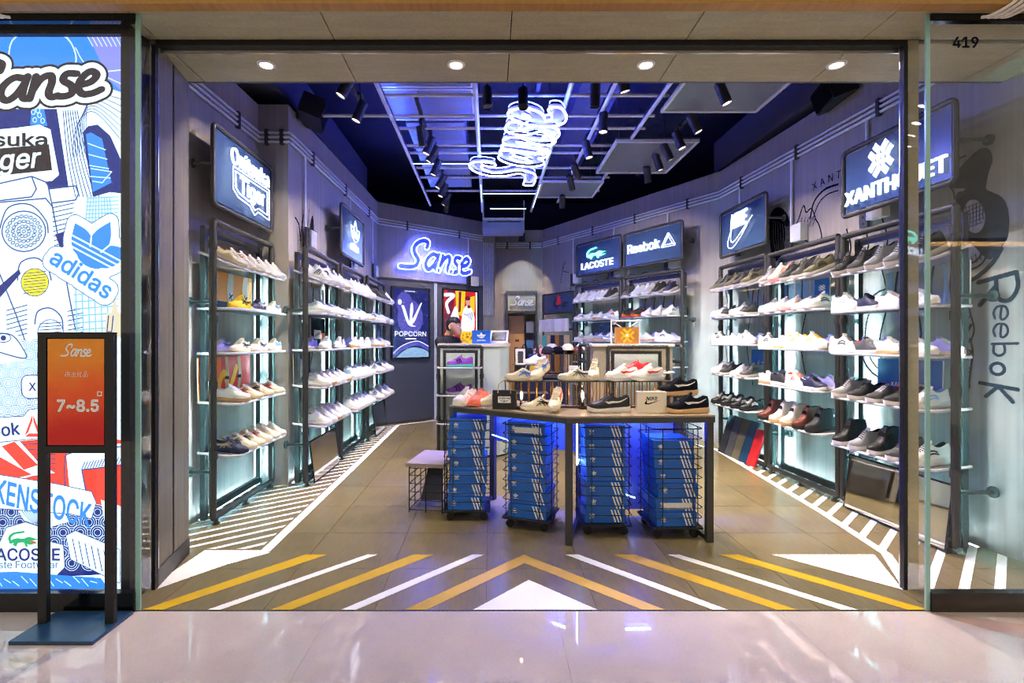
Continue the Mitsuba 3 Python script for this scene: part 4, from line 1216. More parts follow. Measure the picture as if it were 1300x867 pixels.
HEAD = {'body': shared(MB().lathe([(0.0002, -0.20), (0.036, -0.20), (0.045, -0.19), (0.045, 0.004), (0.041, 0.006), (0.039, -0.006)], 20), 40), 'lens': shared(MB().lathe([(0.039, -0.003), (0.0002, -0.003)], 20))}
track(-1.28, 3.5, 5.1, TRZ, 'black light track nearest the left wall')
track(-0.72, 4.9, 8.7, TRZ, 'black light track along the left of the ceiling neon')
track(1.14, 3.5, 8.3, TRZ, 'black light track along the right of the ceiling neon')
track(2.10, 3.5, 7.2, TRZ, 'black light track nearest the right wall')
track(0.45, 3.5, 4.75, TRZ, 'short black light track at the entrance end of the ceiling neon')
ZL = 3.55
LH = 'from the entrance on the track left of the ceiling neon'
for i, (y, aim) in enumerate(zip((5.42, 5.65, 5.90, 6.37, 6.91, 7.32, 7.79, 8.22), ((-0.35, 6.2, 0.9), (-1.85, 5.6, 0.9), (-1.85, 6.0, 1.8), (-1.85, 6.5, 1.0), (-1.82, 6.9, 1.7), (-1.8, 7.4, 1.0), (-1.8, 7.9, 1.6), (-1.0, 9.2, 1.4)))):
    head((-0.72, y, ZL), aim, f'black track spotlight, {ORD[i]} {LH}', True, k_={0: 0.62, 1: 0.8, 4: 0.8, 7: 0.7}.get(i, 0))
for i, (y, aim) in enumerate(((4.31, (-2.2, 4.2, 1.9)), (4.80, (-2.2, 4.7, 1.3)), (3.75, (-2.2, 4.4, 0.7)))):
    head((-1.28, y, ZL), aim, f'black track spotlight, {("second", "third", "first")[i]} from the entrance on the track nearest the left wall', True, k_={0: 1.0}.get(i, 0))
for i, (y, aim) in enumerate(((4.24, (2.1, 4.7, 0.0)), (5.06, (1.05, 4.9, 0.95)), (5.77, (1.7, 5.6, 1.1)), (6.47, (2.3, 7.9, 1.7)), (6.98, (1.9, 8.6, 1.7)), (7.93, (1.3, 9.4, 1.8)))):
    head((1.14, y, ZL), aim, f'black track spotlight, {ORD[i]} from the entrance on the track right of the ceiling neon', True, k_={0: 0.6, 1: 0.9, 2: 0.7, 3: 0.9}.get(i, 0))
for i, (y, aim) in enumerate(((3.85, (3.05, 3.9, 1.3)), (4.45, (3.05, 4.2, 0.9)), (5.06, (3.05, 4.9, 1.6)), (5.49, (3.05, 5.2, 1.0)), (5.84, (3.0, 5.9, 1.7)), (6.19, (3.0, 6.3, 1.0)), (6.67, (2.6, 7.5, 1.5)))):
    head((2.10, y, ZL), aim, f'black track spotlight, {ORD[i]} from the entrance on the track nearest the right wall', True, k_={1: 0.8, 3: 0.7, 5: 0.66}.get(i, 0))
for i, (x, aim) in enumerate(((-0.02, (0.1, 3.9, 0.9)), (0.30, (0.3, 3.4, 0)), (0.94, (0.9, 5.2, 0)))):
    head((x, 4.52, ZL), aim, f'unlit black spotlight, {ORD[i]} from the left beside the ceiling neon', False)
# speakers on the wall heads
for (p, rz, lab) in (((-1.86, 5.30, 3.83), 15, 'black loudspeaker on top of the left wall'), ((3.28, 4.80, 3.80), 165, 'black loudspeaker on top of the right wall')):
    k = thing('loudspeaker', lab, 'loudspeaker')
    m = mat4(p, rz, 18)
    put(k + '__cabinet', trimesh.Trimesh(*MB().bx(-0.12, 0.10, -0.2, 0.2, -0.09, 0.12).get(), process=True), 'black', m)
    put(k + '__grille', MB().bx(0.10, 0.112, -0.185, 0.185, -0.078, 0.108), 'black_gloss', m)
    put(k + '__bracket', MB().bx(-0.16, -0.12, -0.04, 0.04, -0.12, 0.06), 'pipe', m)

# ------------------------------------------------------------------ the big doodle lightbox on the left
SY = 2.80
k = thing('doodle_lightbox', 'tall bright lightbox with blue and white doodle print behind the left glass', 'lightbox')
put(k + '__casing', MB().bx(-4.0, -1.985, SY + 0.01, SY + 0.13, 0.0, 3.19).bx(-2.035, -1.985, SY - 0.03, SY + 0.01, 0.0, 3.19).bx(-4.0, -1.985, SY - 0.03, SY + 0.01, 3.14, 3.19).bx(-4.0, -1.985, SY - 0.03, SY + 0.01, 0.0, 0.06), 'black')
# drawn in a grid of its own, 100 units a metre; u to the right from the left end of the visible part, v upwards
LBM = frame((-2.74, SY, 0.06), -90)


def S(p):
    return affinity.scale(p, 0.01, 0.01, origin=(0, 0))


def pic(x, y):
    """Units of the sketch sheet (x right, y down, 713 tall) to metres on the panel."""
    return (x * 0.00437 + 0.012, (751 - y) * 0.00437)


def poly(*pts):
    return Polygon([pic(*p) for p in pts]).buffer(0)


def ln(pts, w=1.0, curve=True):
    return stroke([pic(*p) for p in pts], w * 0.0064, curve)


def ov(cx, cy, rx, ry, rot=0):
    return ellipse(*pic(cx, cy), rx * 0.00437, ry * 0.00437, rot)


def tx(s, cx, cy, w, rot=0, skew=0, bold=True):
    return centred(text_poly(s, 1.0, bold), *pic(cx, cy), w * 0.00437, rot, skew)


Lr = []
A_ = lambda c, p: Lr.append((c, p))
FULL = poly((-340, 36), (158, 36), (158, 752), (-340, 752))
A_('s_white', FULL)
A_('s_blue', poly((-340, 36), (158, 36), (158, 118), (140, 112), (80, 120), (-340, 150)))
A_('s_violet', poly((108, 36), (158, 36), (158, 118), (138, 100)))
for i in range(9):
    A_('s_pale', ln([(108 + i * 6, 40), (118 + i * 6, 58)], 0.8, False))
A_('s_pale', ln([(10, 84), (20, 46), (80, 44), (96, 80), (60, 88), (10, 86)], 1.4))
A_('s_pale', ln([(-40, 92), (60, 90), (110, 92), (158, 88)], 1.2))
A_('s_pale', ln([(96, 60), (112, 84), (158, 108)], 1.0))
A_('s_navy', poly((-200, 138), (72, 138), (87, 238), (-200, 262)))
A_('s_blue', poly((40, 138), (56, 138), (60, 160), (38, 158)))
for x, y in ((42, 142), (50, 146), (44, 152), (54, 153), (48, 140)):
    A_('s_pale', ov(x, y, 3, 3.6))
    A_('s_blue', ov(x, y, 1.8, 2.4))
for i in range(7):
    A_('s_line', ln([(80 + i * 3, 140), (86 + i * 4, 200), (96 + i * 5, 250)], 0.7))
    A_('s_line', ln([(92 + i * 3, 200 - i), (98 + i * 2, 158 - i * 3), (120, 142 - i * 4), (156, 180 - i * 9)], 0.6))
A_('s_navy', poly((105, 168), (112, 160), (124, 158), (140, 172), (158, 212), (158, 246), (140, 244), (118, 250)))
A_('s_blue', poly((109, 170), (116, 168), (130, 176), (136, 206), (142, 232), (118, 244)))
for i in range(4):
    A_('s_pale', ln([(112 + i, 182 + i * 14), (134 + i * 2, 190 + i * 12)], 1.0, False))
A_('s_pale', ln([(116, 214), (142, 218), (130, 232), (118, 230)], 1.0, False))
lg = fit(affinity.rotate(logo(0.22), 6, origin=(0, 0)), *pic(-70, 137), *pic(134, 74))
A_('s_brown', lg.buffer(0.043))
A_('s_white', lg.buffer(0.030))
A_('s_brown', lg)
A_('s_white', poly((-90, 172), (20, 162), (50, 158), (64, 164), (75, 222), (66, 230), (-90, 240)))
A_('s_brown', poly((-90, 196), (62, 183), (66, 216), (-90, 232)))
A_('s_brown', fit(text_poly('Onitsuka', 1, True), *pic(-70, 186), *pic(60, 168)))
A_('s_white', centred(text_poly('Tiger', 1, True), *pic(10, 206), 82 * 0.00437, 4, 12))
# traffic-light robot
A_('s_white', poly((-60, 240), (50, 222), (78, 260), (98, 440), (60, 450), (-80, 330)))
for q in ([(-60, 246), (40, 224), (46, 240), (40, 250), (-60, 262)], [(40, 224), (60, 232), (66, 260), (96, 420)], [(-60, 262), (58, 252), (66, 262)], [(-8, 330), (20, 400), (44, 470)], [(66, 258), (96, 254), (100, 246), (96, 236), (62, 240)]):
    A_('s_line', ln(q, 1.1, False))
for i in range(9):
    A_('s_line', ln([(66 + i * .4, 264 + i * 6), (94 - i * .5, 258 + i * 6)], 0.8, False))
for cx, cy, r1, r2 in ((30, 294, 27, 25),):
    A_('s_line', ov(cx, cy, r1 + 1.6, r2 + 1.6)); A_('s_white', ov(cx, cy, r1, r2))
    A_('s_line', ln([(cx - r1 - 4, cy - 2), (cx - 20, cy - 30), (cx + 8, cy - 34), (cx + 28, cy - 14), (cx + 31, cy + 2)], 1.1))
    for a in range(4):
        for b in range(int(4 + a * 6) if a else 1):
            t = 2 * math.pi * b / max(1, 4 + a * 6)
            A_('s_line', ov(cx + a * 7 * math.cos(t), cy + a * 6.4 * math.sin(t), 2.9, 2.4, 25)); A_('s_white', ov(cx + a * 7 * math.cos(t), cy + a * 6.4 * math.sin(t), 1.7, 1.2, 25))
A_('s_line', ln([(22, 356), (26, 334), (46, 328), (60, 340), (65, 356)], 1.1)); A_('s_line', ov(44, 359, 18, 18)); A_('s_yellow', ov(44, 359, 17, 17))
for i in range(8):
    A_('s_line', ln([(30, 348 + i * 3.6), (58, 345 + i * 3.6)], 0.7, False))
A_('s_line', ln([(44, 412), (48, 396), (64, 392), (78, 404), (80, 424)], 1.1)); A_('s_line', ov(64, 424, 17, 18)); A_('s_white', ov(64, 424, 16, 17))
for i in range(5):
    A_('s_line', ln([(50, 412 + i * 4), (78, 410 + i * 4)], 0.7, False))
A_('s_navy', poly((-20, 380), (24, 342), (26, 348), (-12, 392)))
A_('s_navy', poly((70, 298), (88, 292), (92, 312), (76, 314)))
for i in range(7):
    A_('s_line', ln([(8, 395 + i * 6), (34, 388 + i * 6)], 0.8, False))
    A_('s_line', ln([(86, 396 + i * 6), (106, 392 + i * 6)], 0.8, False))
# blocks of windows behind
for i in range(9):
    A_('s_lblue', ln([(112 + i * 3.4, 250), (108 + i * 4.4, 290)], 0.9, False)); A_('s_lblue', ln([(110, 252 + i * 5), (150, 250 + i * 5)], 0.9, False))
for i in range(7):
    A_('s_lblue', ln([(96 + i * 8, 362), (98 + i * 8, 426)], 1.0, False)); A_('s_lblue', ln([(94, 366 + i * 9), (150, 362 + i * 9)], 1.0, False))
A_('s_tan', poly((132, 426), (136, 398), (142, 398), (146, 374), (150, 398), (158, 398), (158, 430)))
A_('s_line', ln([(138, 402), (136, 422), (142, 422), (144, 402)], 1.0, False))
tf = fit(trefoil(), 0, 0, 1, 0.82)
tf = affinity.translate(affinity.scale(affinity.rotate(tf, -28, origin=(0.5, 0.4)), 0.34, 0.34, origin=(0, 0)), *pic(86, 342))
ad = tx('adidas', 104, 348, 88, -33)
wh = unary_union([tf.buffer(0.045), ad.buffer(0.036)]).buffer(0.01).buffer(-0.01)
A_('s_line', wh.buffer(0.004)); A_('s_white', wh); A_('s_blue', tf); A_('s_blue', ad)
# wave scales of the lower half
for r in range(9):
    for c in range(7):
        x, y = -26 + c * 18 + (r % 2) * 9, 440 + r * 12
        for q in (8.5, 6.0, 3.4):
            A_('s_line', ov(x, y, q, q)); A_('s_white', ov(x, y, q - 0.7, q - 0.7))
A_('s_white', poly((-40, 420), (18, 420), (30, 440), (32, 458), (-40, 470))); A_('s_line', ln([(-8, 424), (14, 426), (28, 442), (31, 456), (-8, 446)], 1.0))
A_('s_line', ov(4, 430, 10, 6)); A_('s_white', ov(4, 430, 9, 5)); A_('s_navy', ov(4, 430, 3.4, 3.4))
A_('s_white', poly((28, 478), (60, 478), (60, 506), (30, 506), (26, 492))); A_('s_line', ln([(60, 478), (32, 478), (27, 490), (32, 506), (60, 506)], 0.9)); A_('s_navy', tx('X', 41, 492, 9))
A_('s_red', poly((-80, 600), (20, 562), (80, 556), (158, 560), (158, 672), (120, 640), (60, 640), (-80, 640)))
for i in range(7):
    A_('s_line', ln([(-10, 580 + i * 7), (30, 566 + i * 7), (70, 566 + i * 6)], 0.7))
A_('s_white', poly((-80, 590), (2, 560), (20, 556), (50, 590), (70, 602), (40, 606), (-80, 640)))
A_('s_red', poly((2, 568), (18, 562), (48, 592), (30, 598))); A_('s_red', poly((-80, 604), (0, 582), (40, 604), (-80, 632)))
A_('s_white', poly((84, 578), (100, 570), (158, 564), (158, 590), (104, 598), (112, 640), (90, 640)))
for i in range(14):
    A_('s_line', ln([(104 + i * 3.6, 597 - i * .5), (108 + i * 3.6, 588 - i * .5)], 0.7, False))
A_('s_line', ln([(84, 640), (82, 590), (92, 576), (158, 568)], 1.0)); A_('s_line', ln([(158, 592), (104, 598), (112, 640)], 1.0, False))
rk_ = poly((-80, 536), (30, 530), (36, 522), (50, 520), (56, 530), (66, 556), (-80, 570))
A_('s_line', rk_.buffer(0.004)); A_('s_white', rk_); A_('s_navy', tx('Reebok', -12, 549, 74, 6)); A_('s_red', fit(delta(), *pic(31, 556), *pic(52, 528)))
A_('s_navy', poly((-80, 640), (158, 660), (158, 730), (-80, 742)))
for r in range(6):
    for c in range(9):
        x, y = -30 + c * 22 + (r % 2) * 11, 652 + r * 13
        for q in (10, 7.4, 4.6):
            A_('s_pale', ov(x, y, q, q)); A_('s_navy', ov(x, y, q - 0.9, q - 0.9))
A_('s_white', poly((16, 638), (80, 650), (88, 664), (60, 672), (30, 662)))
for i in range(6):
    A_('s_line', ln([(22 + i * 3, 642), (40 + i * 3, 664), (64, 668 - i * 2)], 0.6))
A_('s_white', poly((128, 636), (158, 646), (158, 740), (140, 700)))
bn = poly((-90, 606), (-30, 600), (70, 616), (116, 626), (122, 640), (116, 660), (90, 654), (-90, 640))
A_('s_line', bn.buffer(0.004)); A_('s_white', bn); A_('s_blue', affinity.scale(tx('BIRKENSTOCK', 35, 635, 162, -9), 1, 1.75))
A_('s_line', poly((84, 682), (96, 676), (152, 700), (152, 742), (90, 712)).buffer(0.004)); A_('s_white', poly((84, 682), (96, 676), (152, 700), (152, 742), (90, 712)))
for r in range(6):
    for c in range(7):
        A_('s_line', ln([(92 + c * 8 + r, 686 + r * 5 + c * 3), (93 + c * 8 + r, 690 + r * 5 + c * 3)], 0.8, False))
cb = poly((-60, 708), (0, 690), (8, 672), (32, 665), (60, 674), (64, 690), (80, 694), (82, 722), (72, 732), (-60, 728))
A_('s_line', cb.buffer(0.004)); A_('s_white', cb); A_('s_green', fit(croc(), *pic(10, 696), *pic(48, 676))); A_('s_red', poly((38, 688), (47, 690), (40, 692)))
A_('s_navy', tx('LACOSTE', 30, 706, 92)); A_('s_line', tx('Lacoste Footwear', 22, 719, 104, 0, 0, False))
A_('s_blue', poly((-80, 730), (20, 728), (128, 736), (140, 752), (-80, 752)))
for i in range(12):
    A_('s_pale', ln([(-6 + i * 11, 734 + (i % 3) * 3), (2 + i * 11, 746 - (i % 2) * 4)], 0.9, False))
clip = sbox(*pic(-330, 750), *pic(157, 38))
Lr = [(c, p.intersection(clip)) for c, p in Lr]
ks = K_SCREEN
EMS = {'s_white': (lin((206, 240, 252)), ks * 1.1), 's_blue': (lin((50, 132, 244)), ks), 's_violet': (lin((128, 136, 240)), ks), 's_pale': (lin((190, 226, 255)), ks), 's_lblue': (lin((120, 184, 246)), ks),
       's_navy': (lin((22, 38, 116)), ks), 's_line': (lin((44, 70, 138)), ks), 's_brown': (lin((34, 24, 34)), ks), 's_red': (lin((250, 66, 52)), ks), 's_yellow': (lin((246, 226, 16)), ks), 's_green': (lin((10, 160, 96)), ks), 's_tan': (lin((206, 198, 170)), ks)}
print_on(k, Lr, LBM, 0.0, EMS, 0.04, 'lit_print')

# ------------------------------------------------------------------ sandwich-board sign on its steel foot
k = thing('floor_sign', 'black framed orange notice on a steel stand before the lightbox', 'sign stand')
put(k + '__base', MB().bx(-2.29, -1.89, 2.39, 2.66, 0.0, 0.018), 'stand_blue')
for x in (-2.265, -1.925):
    put(k + '__leg', MB().bx(x - 0.022, x + 0.022, 2.54, 2.565, 0.018, 1.49), 'black')
put(k + '__crossbar', MB().bx(-2.243, -1.947, 2.54, 2.565, 0.88, 0.915), 'black')
put(k + '__crossbar', MB().bx(-2.243, -1.947, 2.54, 2.565, 1.462, 1.49), 'black')
put(k + '__back_board', MB().bx(-2.243, -1.947, 2.548, 2.562, 0.915, 1.462), 'black')


def f_notice(p, n, uv):
    t = (p.z - 0.915) / 0.547 + 0.16 * (fbm(p.x * 9, p.z * 9, 4.0) - 0.5)
    a = mix(lin((214, 18, 8)), lin((248, 88, 20)), smoothstep(0.12, 0.5, t))
    return mix(a, lin((248, 150, 26)), smoothstep(0.45, 0.9, t))


M('notice_print', f_notice, 0.2)
put(k + '__notice', MB().bx(-2.238, -1.952, 2.542, 2.549, 0.92, 1.457), 'notice_print')
mN = frame((-2.238, 2.542, 0.92), -90)
nl = [('white', fit(logo(0.2), 0.065, 0.445, 0.225, 0.515)), ('white', centred(text_poly('7~8.5', 1, True), 0.155, 0.20, 0.21).buffer(0.002)), ('white', sbox(0.252, 0.247, 0.276, 0.272).difference(sbox(0.257, 0.252, 0.271, 0.267)))]
g4 = [[((0, .5), (.3, .5)), ((.15, .1), (.15, 1)), ((0, .2), (.12, .45)), ((.4, .9), (1, .9)), ((.45, .7), (.95, .7)), ((.7, .5), (.7, 1)), ((.45, .5), (.95, .5)), ((.5, .05), (.5, .4)), ((.9, .05), (.9, .4)), ((.5, .4), (.9, .4))],
      [((0, .8), (.15, .7)), ((.1, .1), (.1, .55)), ((0, .05), (1, .05)), ((.35, .8), (1, .8)), ((.65, .45), (.65, 1)), ((.3, .5), (1, .5)), ((.5, .5), (.4, .2)), ((.8, .5), (.85, .2))],
      [((.2, .55), (.2, 1)), ((0, .7), (.3, 1)), ((.5, .6), (1, .75)), ((.6, .6), (.6, 1)), ((.2, .15), (.2, .5)), ((.8, .15), (.8, .5)), ((.2, .5), (.8, .5)), ((.4, .2), (.1, 0)), ((.6, .2), (.9, 0))],
      [((.3, .6), (.3, 1)), ((.7, .6), (.7, 1)), ((.3, 1), (.7, 1)), ((.3, .6), (.7, .6)), ((.02, .05), (.02, .45)), ((.42, .05), (.42, .45)), ((.02, .45), (.42, .45)), ((.02, .05), (.42, .05)), ((.58, .05), (.58, .45)), ((.98, .05), (.98, .45)), ((.58, .45), (.98, .45)), ((.58, .05), (.98, .05))]]
for i, gl in enumerate(g4):
    for a, b in gl:
        nl.append(('offwhite', LineString([(0.09 + i * 0.03 + a[0] * 0.024, 0.345 + a[1] * 0.026), (0.09 + i * 0.03 + b[0] * 0.024, 0.345 + b[1] * 0.026)]).buffer(0.0011)))
print_on(k, nl, mN, 0.0012)

# ------------------------------------------------------------------ central angled table
TZ = 0.915
tabp = Polygon([(-0.34, 4.15), (0.54, 3.52), (1.607, 3.585), (1.57, 4.18), (0.725, 4.128), (0.01, 4.64)])
k = thing('display_table', 'angled two-wing display table of dark steel with blue light underneath', 'table')
put(k + '__tabletop', MB().prism(tabp, TZ - 0.012, TZ), 'tabletop_m')
edge = LineString([(-0.34, 4.15), (0.54, 3.52), (1.607, 3.585)])
inner = tabp.difference(tabp.buffer(-0.035, join_style=2))
put(k + '__apron', MB().prism(inner, TZ - 0.05, TZ - 0.012), 'pipe')
for (x, y, a) in ((-0.305, 4.165, -36), (0.56, 3.565, -17), (1.578, 3.62, 3), (0.03, 4.59, -36), (0.725, 4.09, -17), (1.545, 4.15, 3)):
    mm = mat4((x, y, 0), a)
    put(k + '__leg', MB().bx(-0.024, 0.024, -0.02, 0.02, 0.0, TZ - 0.05), 'pipe', mm)
for a, b in (((-0.305, 4.165), (0.03, 4.59)), ((0.56, 3.565), (0.725, 4.09)), ((1.578, 3.62), (1.545, 4.15))):
    a, b = np.array(a), np.array(b)
    d = (b - a) / np.linalg.norm(b - a)
    mm = mat4(((a + b) / 2)[0:2].tolist() + [0], math.degrees(math.atan2(d[1], d[0])))
    put(k + '__floor_bar', MB().box((0, 0, 0.02), (np.linalg.norm(b - a) - 0.04, 0.03, 0.03)), 'pipe', mm)
pan = [((0.05, 4.60), (0.715, 4.12), 0.70, 0.33), ((0.74, 4.12), (1.53, 4.165), 0.46, 0.80)]
for a, b, zc, hh in pan:
    a, b = np.array(a), np.array(b)
    d = (b - a) / np.linalg.norm(b - a)
    mm = mat4([*((a + b) / 2), 0], math.degrees(math.atan2(d[1], d[0])))
    Lp = np.linalg.norm(b - a)
    put(k + '__back_apron', MB().box((0, 0, zc), (Lp, 0.012, hh)), 'duct', mm)
# LED strips under the table
led = MB()
for a, b, z in (((0.00, 4.55), (0.66, 4.08), TZ - 0.016), ((0.80, 4.07), (1.48, 4.11), TZ - 0.016)):
    a, b = np.array(a), np.array(b)
    o = np.array([-(b - a)[1], (b - a)[0]]) / np.linalg.norm(b - a) * 0.012
    led.add([[*(a - o), z], [*(a + o), z], [*(b + o), z], [*(b - o), z]], [[0, 1, 2], [0, 2, 3]])
put(k + '__light_strip', led, 'white', None, emit=em(BLUE, K_TABLE * 5.0, 5.0))
led = MB().rod((0.665, 3.84, 0.50), (0.665, 3.84, 0.86), 0.0055, 6).rod((0.665, 3.84, 0.50), (0.72, 4.05, 0.49), 0.005, 6)
put(k + '__light_strip', led, 'white', None, emit=em(NEON * [0.4, 0.55, 1.0], K_TABLE * 0.12, 0.5))
led = MB().rod((1.08, 4.10, 0.20), (1.16, 4.02, 0.19), 0.006, 6).rod((0.02, 4.42, 0.62), (0.18, 4.32, 0.585), 0.005, 6)
put(k + '__light_strip', led, 'white', None, emit=em(NEON * [0.3, 0.5, 1.0], K_TABLE * 0.08, 0.3))

# rolling wire cages full of shoe boxes
BW, BD, BH = 0.30, 0.30, 0.104
body = shared(MB().bx(-BW / 2 + .004, BW / 2 - .004, -BD / 2 + .003, BD / 2 - .003, 0, BH - 0.006))
lid = shared(MB().bx(-BW / 2, BW / 2, -BD / 2, BD / 2, BH * 0.62, BH - 0.001))
R_ = np.eye(4); R_[:3, :3] = np.array([[0, 1, 0], [-1, 0, 0], [0, 0, 1]], float)
mb = MB()
for i in range(3):
    x = 0.045 + i * 0.024
    mb.flat(Polygon([(x + 0.026, 0.006), (x + 0.038, 0.006), (x + 0.006, BH - 0.004), (x - 0.006, BH - 0.004)]), 0.0)
stripes_g = shared(mb)
mb = MB().flat(fit(trefoil(), -0.118, 0.046, -0.078, 0.078), 0.0).flat(fit(text_poly('adidas', 1, True), -0.116, 0.034, -0.08, 0.043), 0.0)
logo_g = shared(mb)
label_g = shared(MB().bx(-0.09, 0.12, -BD / 2 - 0.002, -BD / 2 + 0.001, 0.022, 0.066))
wire_r = 0.0032


def cage(P, yaw, n, words, z0=0.085, w=0.37, d=0.37, h=0.72, jit=0.012, labelled=()):
    m = mat4((P[0], P[1], 0), yaw)
    k = thing('wire_trolley', f'rolling black wire trolley of blue shoe boxes, {words}', 'trolley', 'wire trolleys under the angled table')
    mb = MB()
    for i in range(11):
        z = z0 + h * i / 10
        q = [(-w / 2, -d / 2, z), (w / 2, -d / 2, z), (w / 2, d / 2, z), (-w / 2, d / 2, z)]
        q = [tuple(np.array(q[a]) * (1 - t) + np.array(q[(a + 1) % 4]) * t) for a in range(4) for t in (0.06, 0.94)]
        mb.tube(q, wire_r, 5, True)
    for (x, y) in ((-w / 2, -d / 4), (w / 2, -d / 4), (-w / 2, d / 4), (w / 2, d / 4), (w * .3, -d / 2), (-w * .3, -d / 2), (w * .3, d / 2), (-w * .3, d / 2)):
        mb.rod((x, y, z0), (x, y, z0 + h), wire_r * 1.1, 5)
    wg = put(k + '__wire_grid', mb, 'black', m)
    labels[wg] = {'kind': 'stuff'}
    put(k + '__bottom_tray', MB().bx(-w / 2, w / 2, -d / 2, d / 2, z0 - 0.012, z0), 'black', m)
    for x in (-1, 1):
        for y in (-1, 1):
            c = MB().rod((x * (w / 2 - .05), y * (d / 2 - .05) - 0.011, 0.03), (x * (w / 2 - .05), y * (d / 2 - .05) + 0.011, 0.03), 0.03, 14)
            c.box((x * (w / 2 - .05), y * (d / 2 - .05), 0.058), (0.02, 0.036, 0.03))
            put(k + '__caster', c, 'black_gloss', m)
    for i in range(n):
        bm = m @ mat4((rng.uniform(-jit, jit), rng.uniform(-jit, jit), z0 + 0.001 + i * (BH + 0.0006)), rng.uniform(-1.6, 1.6))
        b = thing('shoe_box', f'blue shoe box, {ORD[i]} from the floor, in the trolley {words}', 'shoe box', 'blue shoe boxes in the wire trolleys')
        put(b + '__box', None, 'box_blue', bm, cached=body)
        put(b + '__lid', None, 'box_blue', bm, cached=lid)
        f = bm @ mat4((0, -BD / 2 - 0.0008, 0)) @ R_.T @ mat4((0, 0, 0), 0) if False else bm @ frame((0, -BD / 2 - 0.0012, 0), -90)
        put(b + '__bars', None, 'white', f, cached=stripes_g)
        put(b + '__emblem', None, 'white', f, cached=logo_g)
        if i in labelled:
            put(b + '__paper_label', None, 'white', bm, cached=label_g)


cage((-0.185, 4.20), 0, 7, 'nearest the wire stool')
cage((0.33, 3.995), -20, 7, 'second from the wire stool', labelled=(6,))
cage((0.87, 3.895), -2, 7, 'beside the middle table leg')
cage((1.365, 3.84), 1, 6, 'nearest the right table leg', labelled=(1,))

# wire stool
m = mat4((-0.50, 4.46, 0), -10)
k = thing('wire_stool', 'low stool of black wire with a wooden seat beside the trolleys', 'stool')
put(k + '__seat', MB().bx(-0.165, 0.165, -0.26, 0.26, 0.385, 0.415), 'wood_seat', m)
mb = MB()
w, d = 0.29, 0.47
for z in (0.02, 0.10, 0.17, 0.24, 0.31, 0.37):
    q = [(-w / 2, -d / 2, z), (w / 2, -d / 2, z), (w / 2, d / 2, z), (-w / 2, d / 2, z)]
    mb.tube(q, 0.0045, 6, True)
for x in (-w / 2, 0, w / 2):
    for y in (-d / 2, d / 2):
        mb.rod((x, y, 0.0), (x, y, 0.385), 0.0045, 6)
for y in (-0.08, 0.08):
    for x in (-w / 2, w / 2):
        mb.rod((x, y, 0.02), (x, y, 0.385), 0.0045, 6)
put(k + '__wire_frame', mb, 'black', m)
put(k + '__inner_mirror', MB().prism(Polygon([(-0.10, -0.08), (0.10, -0.08), (0.06, 0.08), (-0.06, 0.08)]), -0.006, 0.006, mat4((0, 0, 0.19), 0, 0, 66) @ mat4((0, 0, 0), 0) @ np.diag([1, 1.9, 1, 1])), 'steel', m)

# riser of brass rods on the table, bulbs, shoes and bags
RX0, RX1, RY0, RY1, RZ = 0.115, 1.445, 3.985, 4.125, 1.125
k = thing('brass_riser', 'low riser of brass rods carrying three pairs of shoes on the table', 'display riser')
put(k + '__tray', MB().bx(RX0, RX1, RY0, RY1, RZ - 0.006, RZ), 'steel')
n = 22
for i in range(n):
    x = RX0 + 0.01 + (RX1 - RX0 - 0.02) * i / (n - 1)
    for y in (RY0 + 0.006, RY1 - 0.006):
        if tabp.buffer(-0.01).contains(Point(x, y)):
            put(k + '__rod', MB().rod((x, y, TZ), (x, y, RZ - 0.006), 0.0048, 6), 'brass')
put(k + '__foot_rail', MB().bx(RX0, RX1, RY0, RY0 + 0.012, TZ, TZ + 0.012), 'steel')
for i, (x, y) in enumerate(((0.245, 3.90), (0.725, 3.93), (1.235, 3.915))):
    k = thing('table_lamp', f'small glowing filament bulb on a dark base, {ORD[i]} from the left on the table', 'lamp', 'filament bulbs on the table')
    put(k + '__base', MB().lathe([(0.0002, TZ), (0.035, TZ), (0.035, TZ + 0.012), (0.012, TZ + 0.02), (0.012, TZ + 0.05), (0.0002, TZ + 0.05)], 16), 'bulb_base', mat4((x, y, 0)), 40)
    put(k + '__bulb', MB().lathe([(0.012, TZ + .05), (0.016, TZ + .07), (0.030, TZ + .10), (0.034, TZ + .125), (0.026, TZ + .15), (0.0002, TZ + .16)], 16), 'bulb_glass', mat4((x, y, 0)), True)
    put(k + '__filament', MB().lathe([(0.0002, TZ + .075), (0.010, TZ + .085), (0.012, TZ + .11), (0.008, TZ + .13), (0.0002, TZ + .135)], 10), 'white', mat4((x, y, 0)), emit=em((1.0, 0.62, 0.26), 34, 0.5))
TBL = 'on the angled table'
def pair(style, P, z, yaws, gap, w1, w2):
    for (dx, dy, yw, w) in ((0, 0, yaws[0], w1), (gap[0], gap[1], yaws[1], w2)):
        if yw in (236, 250):   # its heel is propped up on the other shoe of the pair
            shoe(style, mat4((P[0] + dx, P[1] + dy - 0.02, z + 0.052), yw, 18), w)
        else:
            shoe(style, mat4((P[0] + dx, P[1] + dy, z), yw), w)
pair('crmblu', (0.27, 4.05), RZ + .0005, (176, 236), (0.135, 0.0), 'side-on, left end of the brass riser', 'facing front, left end of the brass riser')
pair('crmnav', (0.70, 4.05), RZ + .0005, (176, 250), (0.135, 0.0), 'side-on, middle of the brass riser', 'facing front, middle of the brass riser')
pair('whtredtick', (1.06, 4.05), RZ + .0005, (200, 200), (0.21, 0.0), 'left one, right end of the brass riser', 'right one, right end of the brass riser')
shoe('whtrun', mat4((-0.205, 4.17, TZ + .0005), 238), 'at the left tip of the angled table beside a coral one')
shoe('coral', mat4((-0.09, 4.15, TZ + .0005), 242), 'beside the white one at the left tip of the angled table')
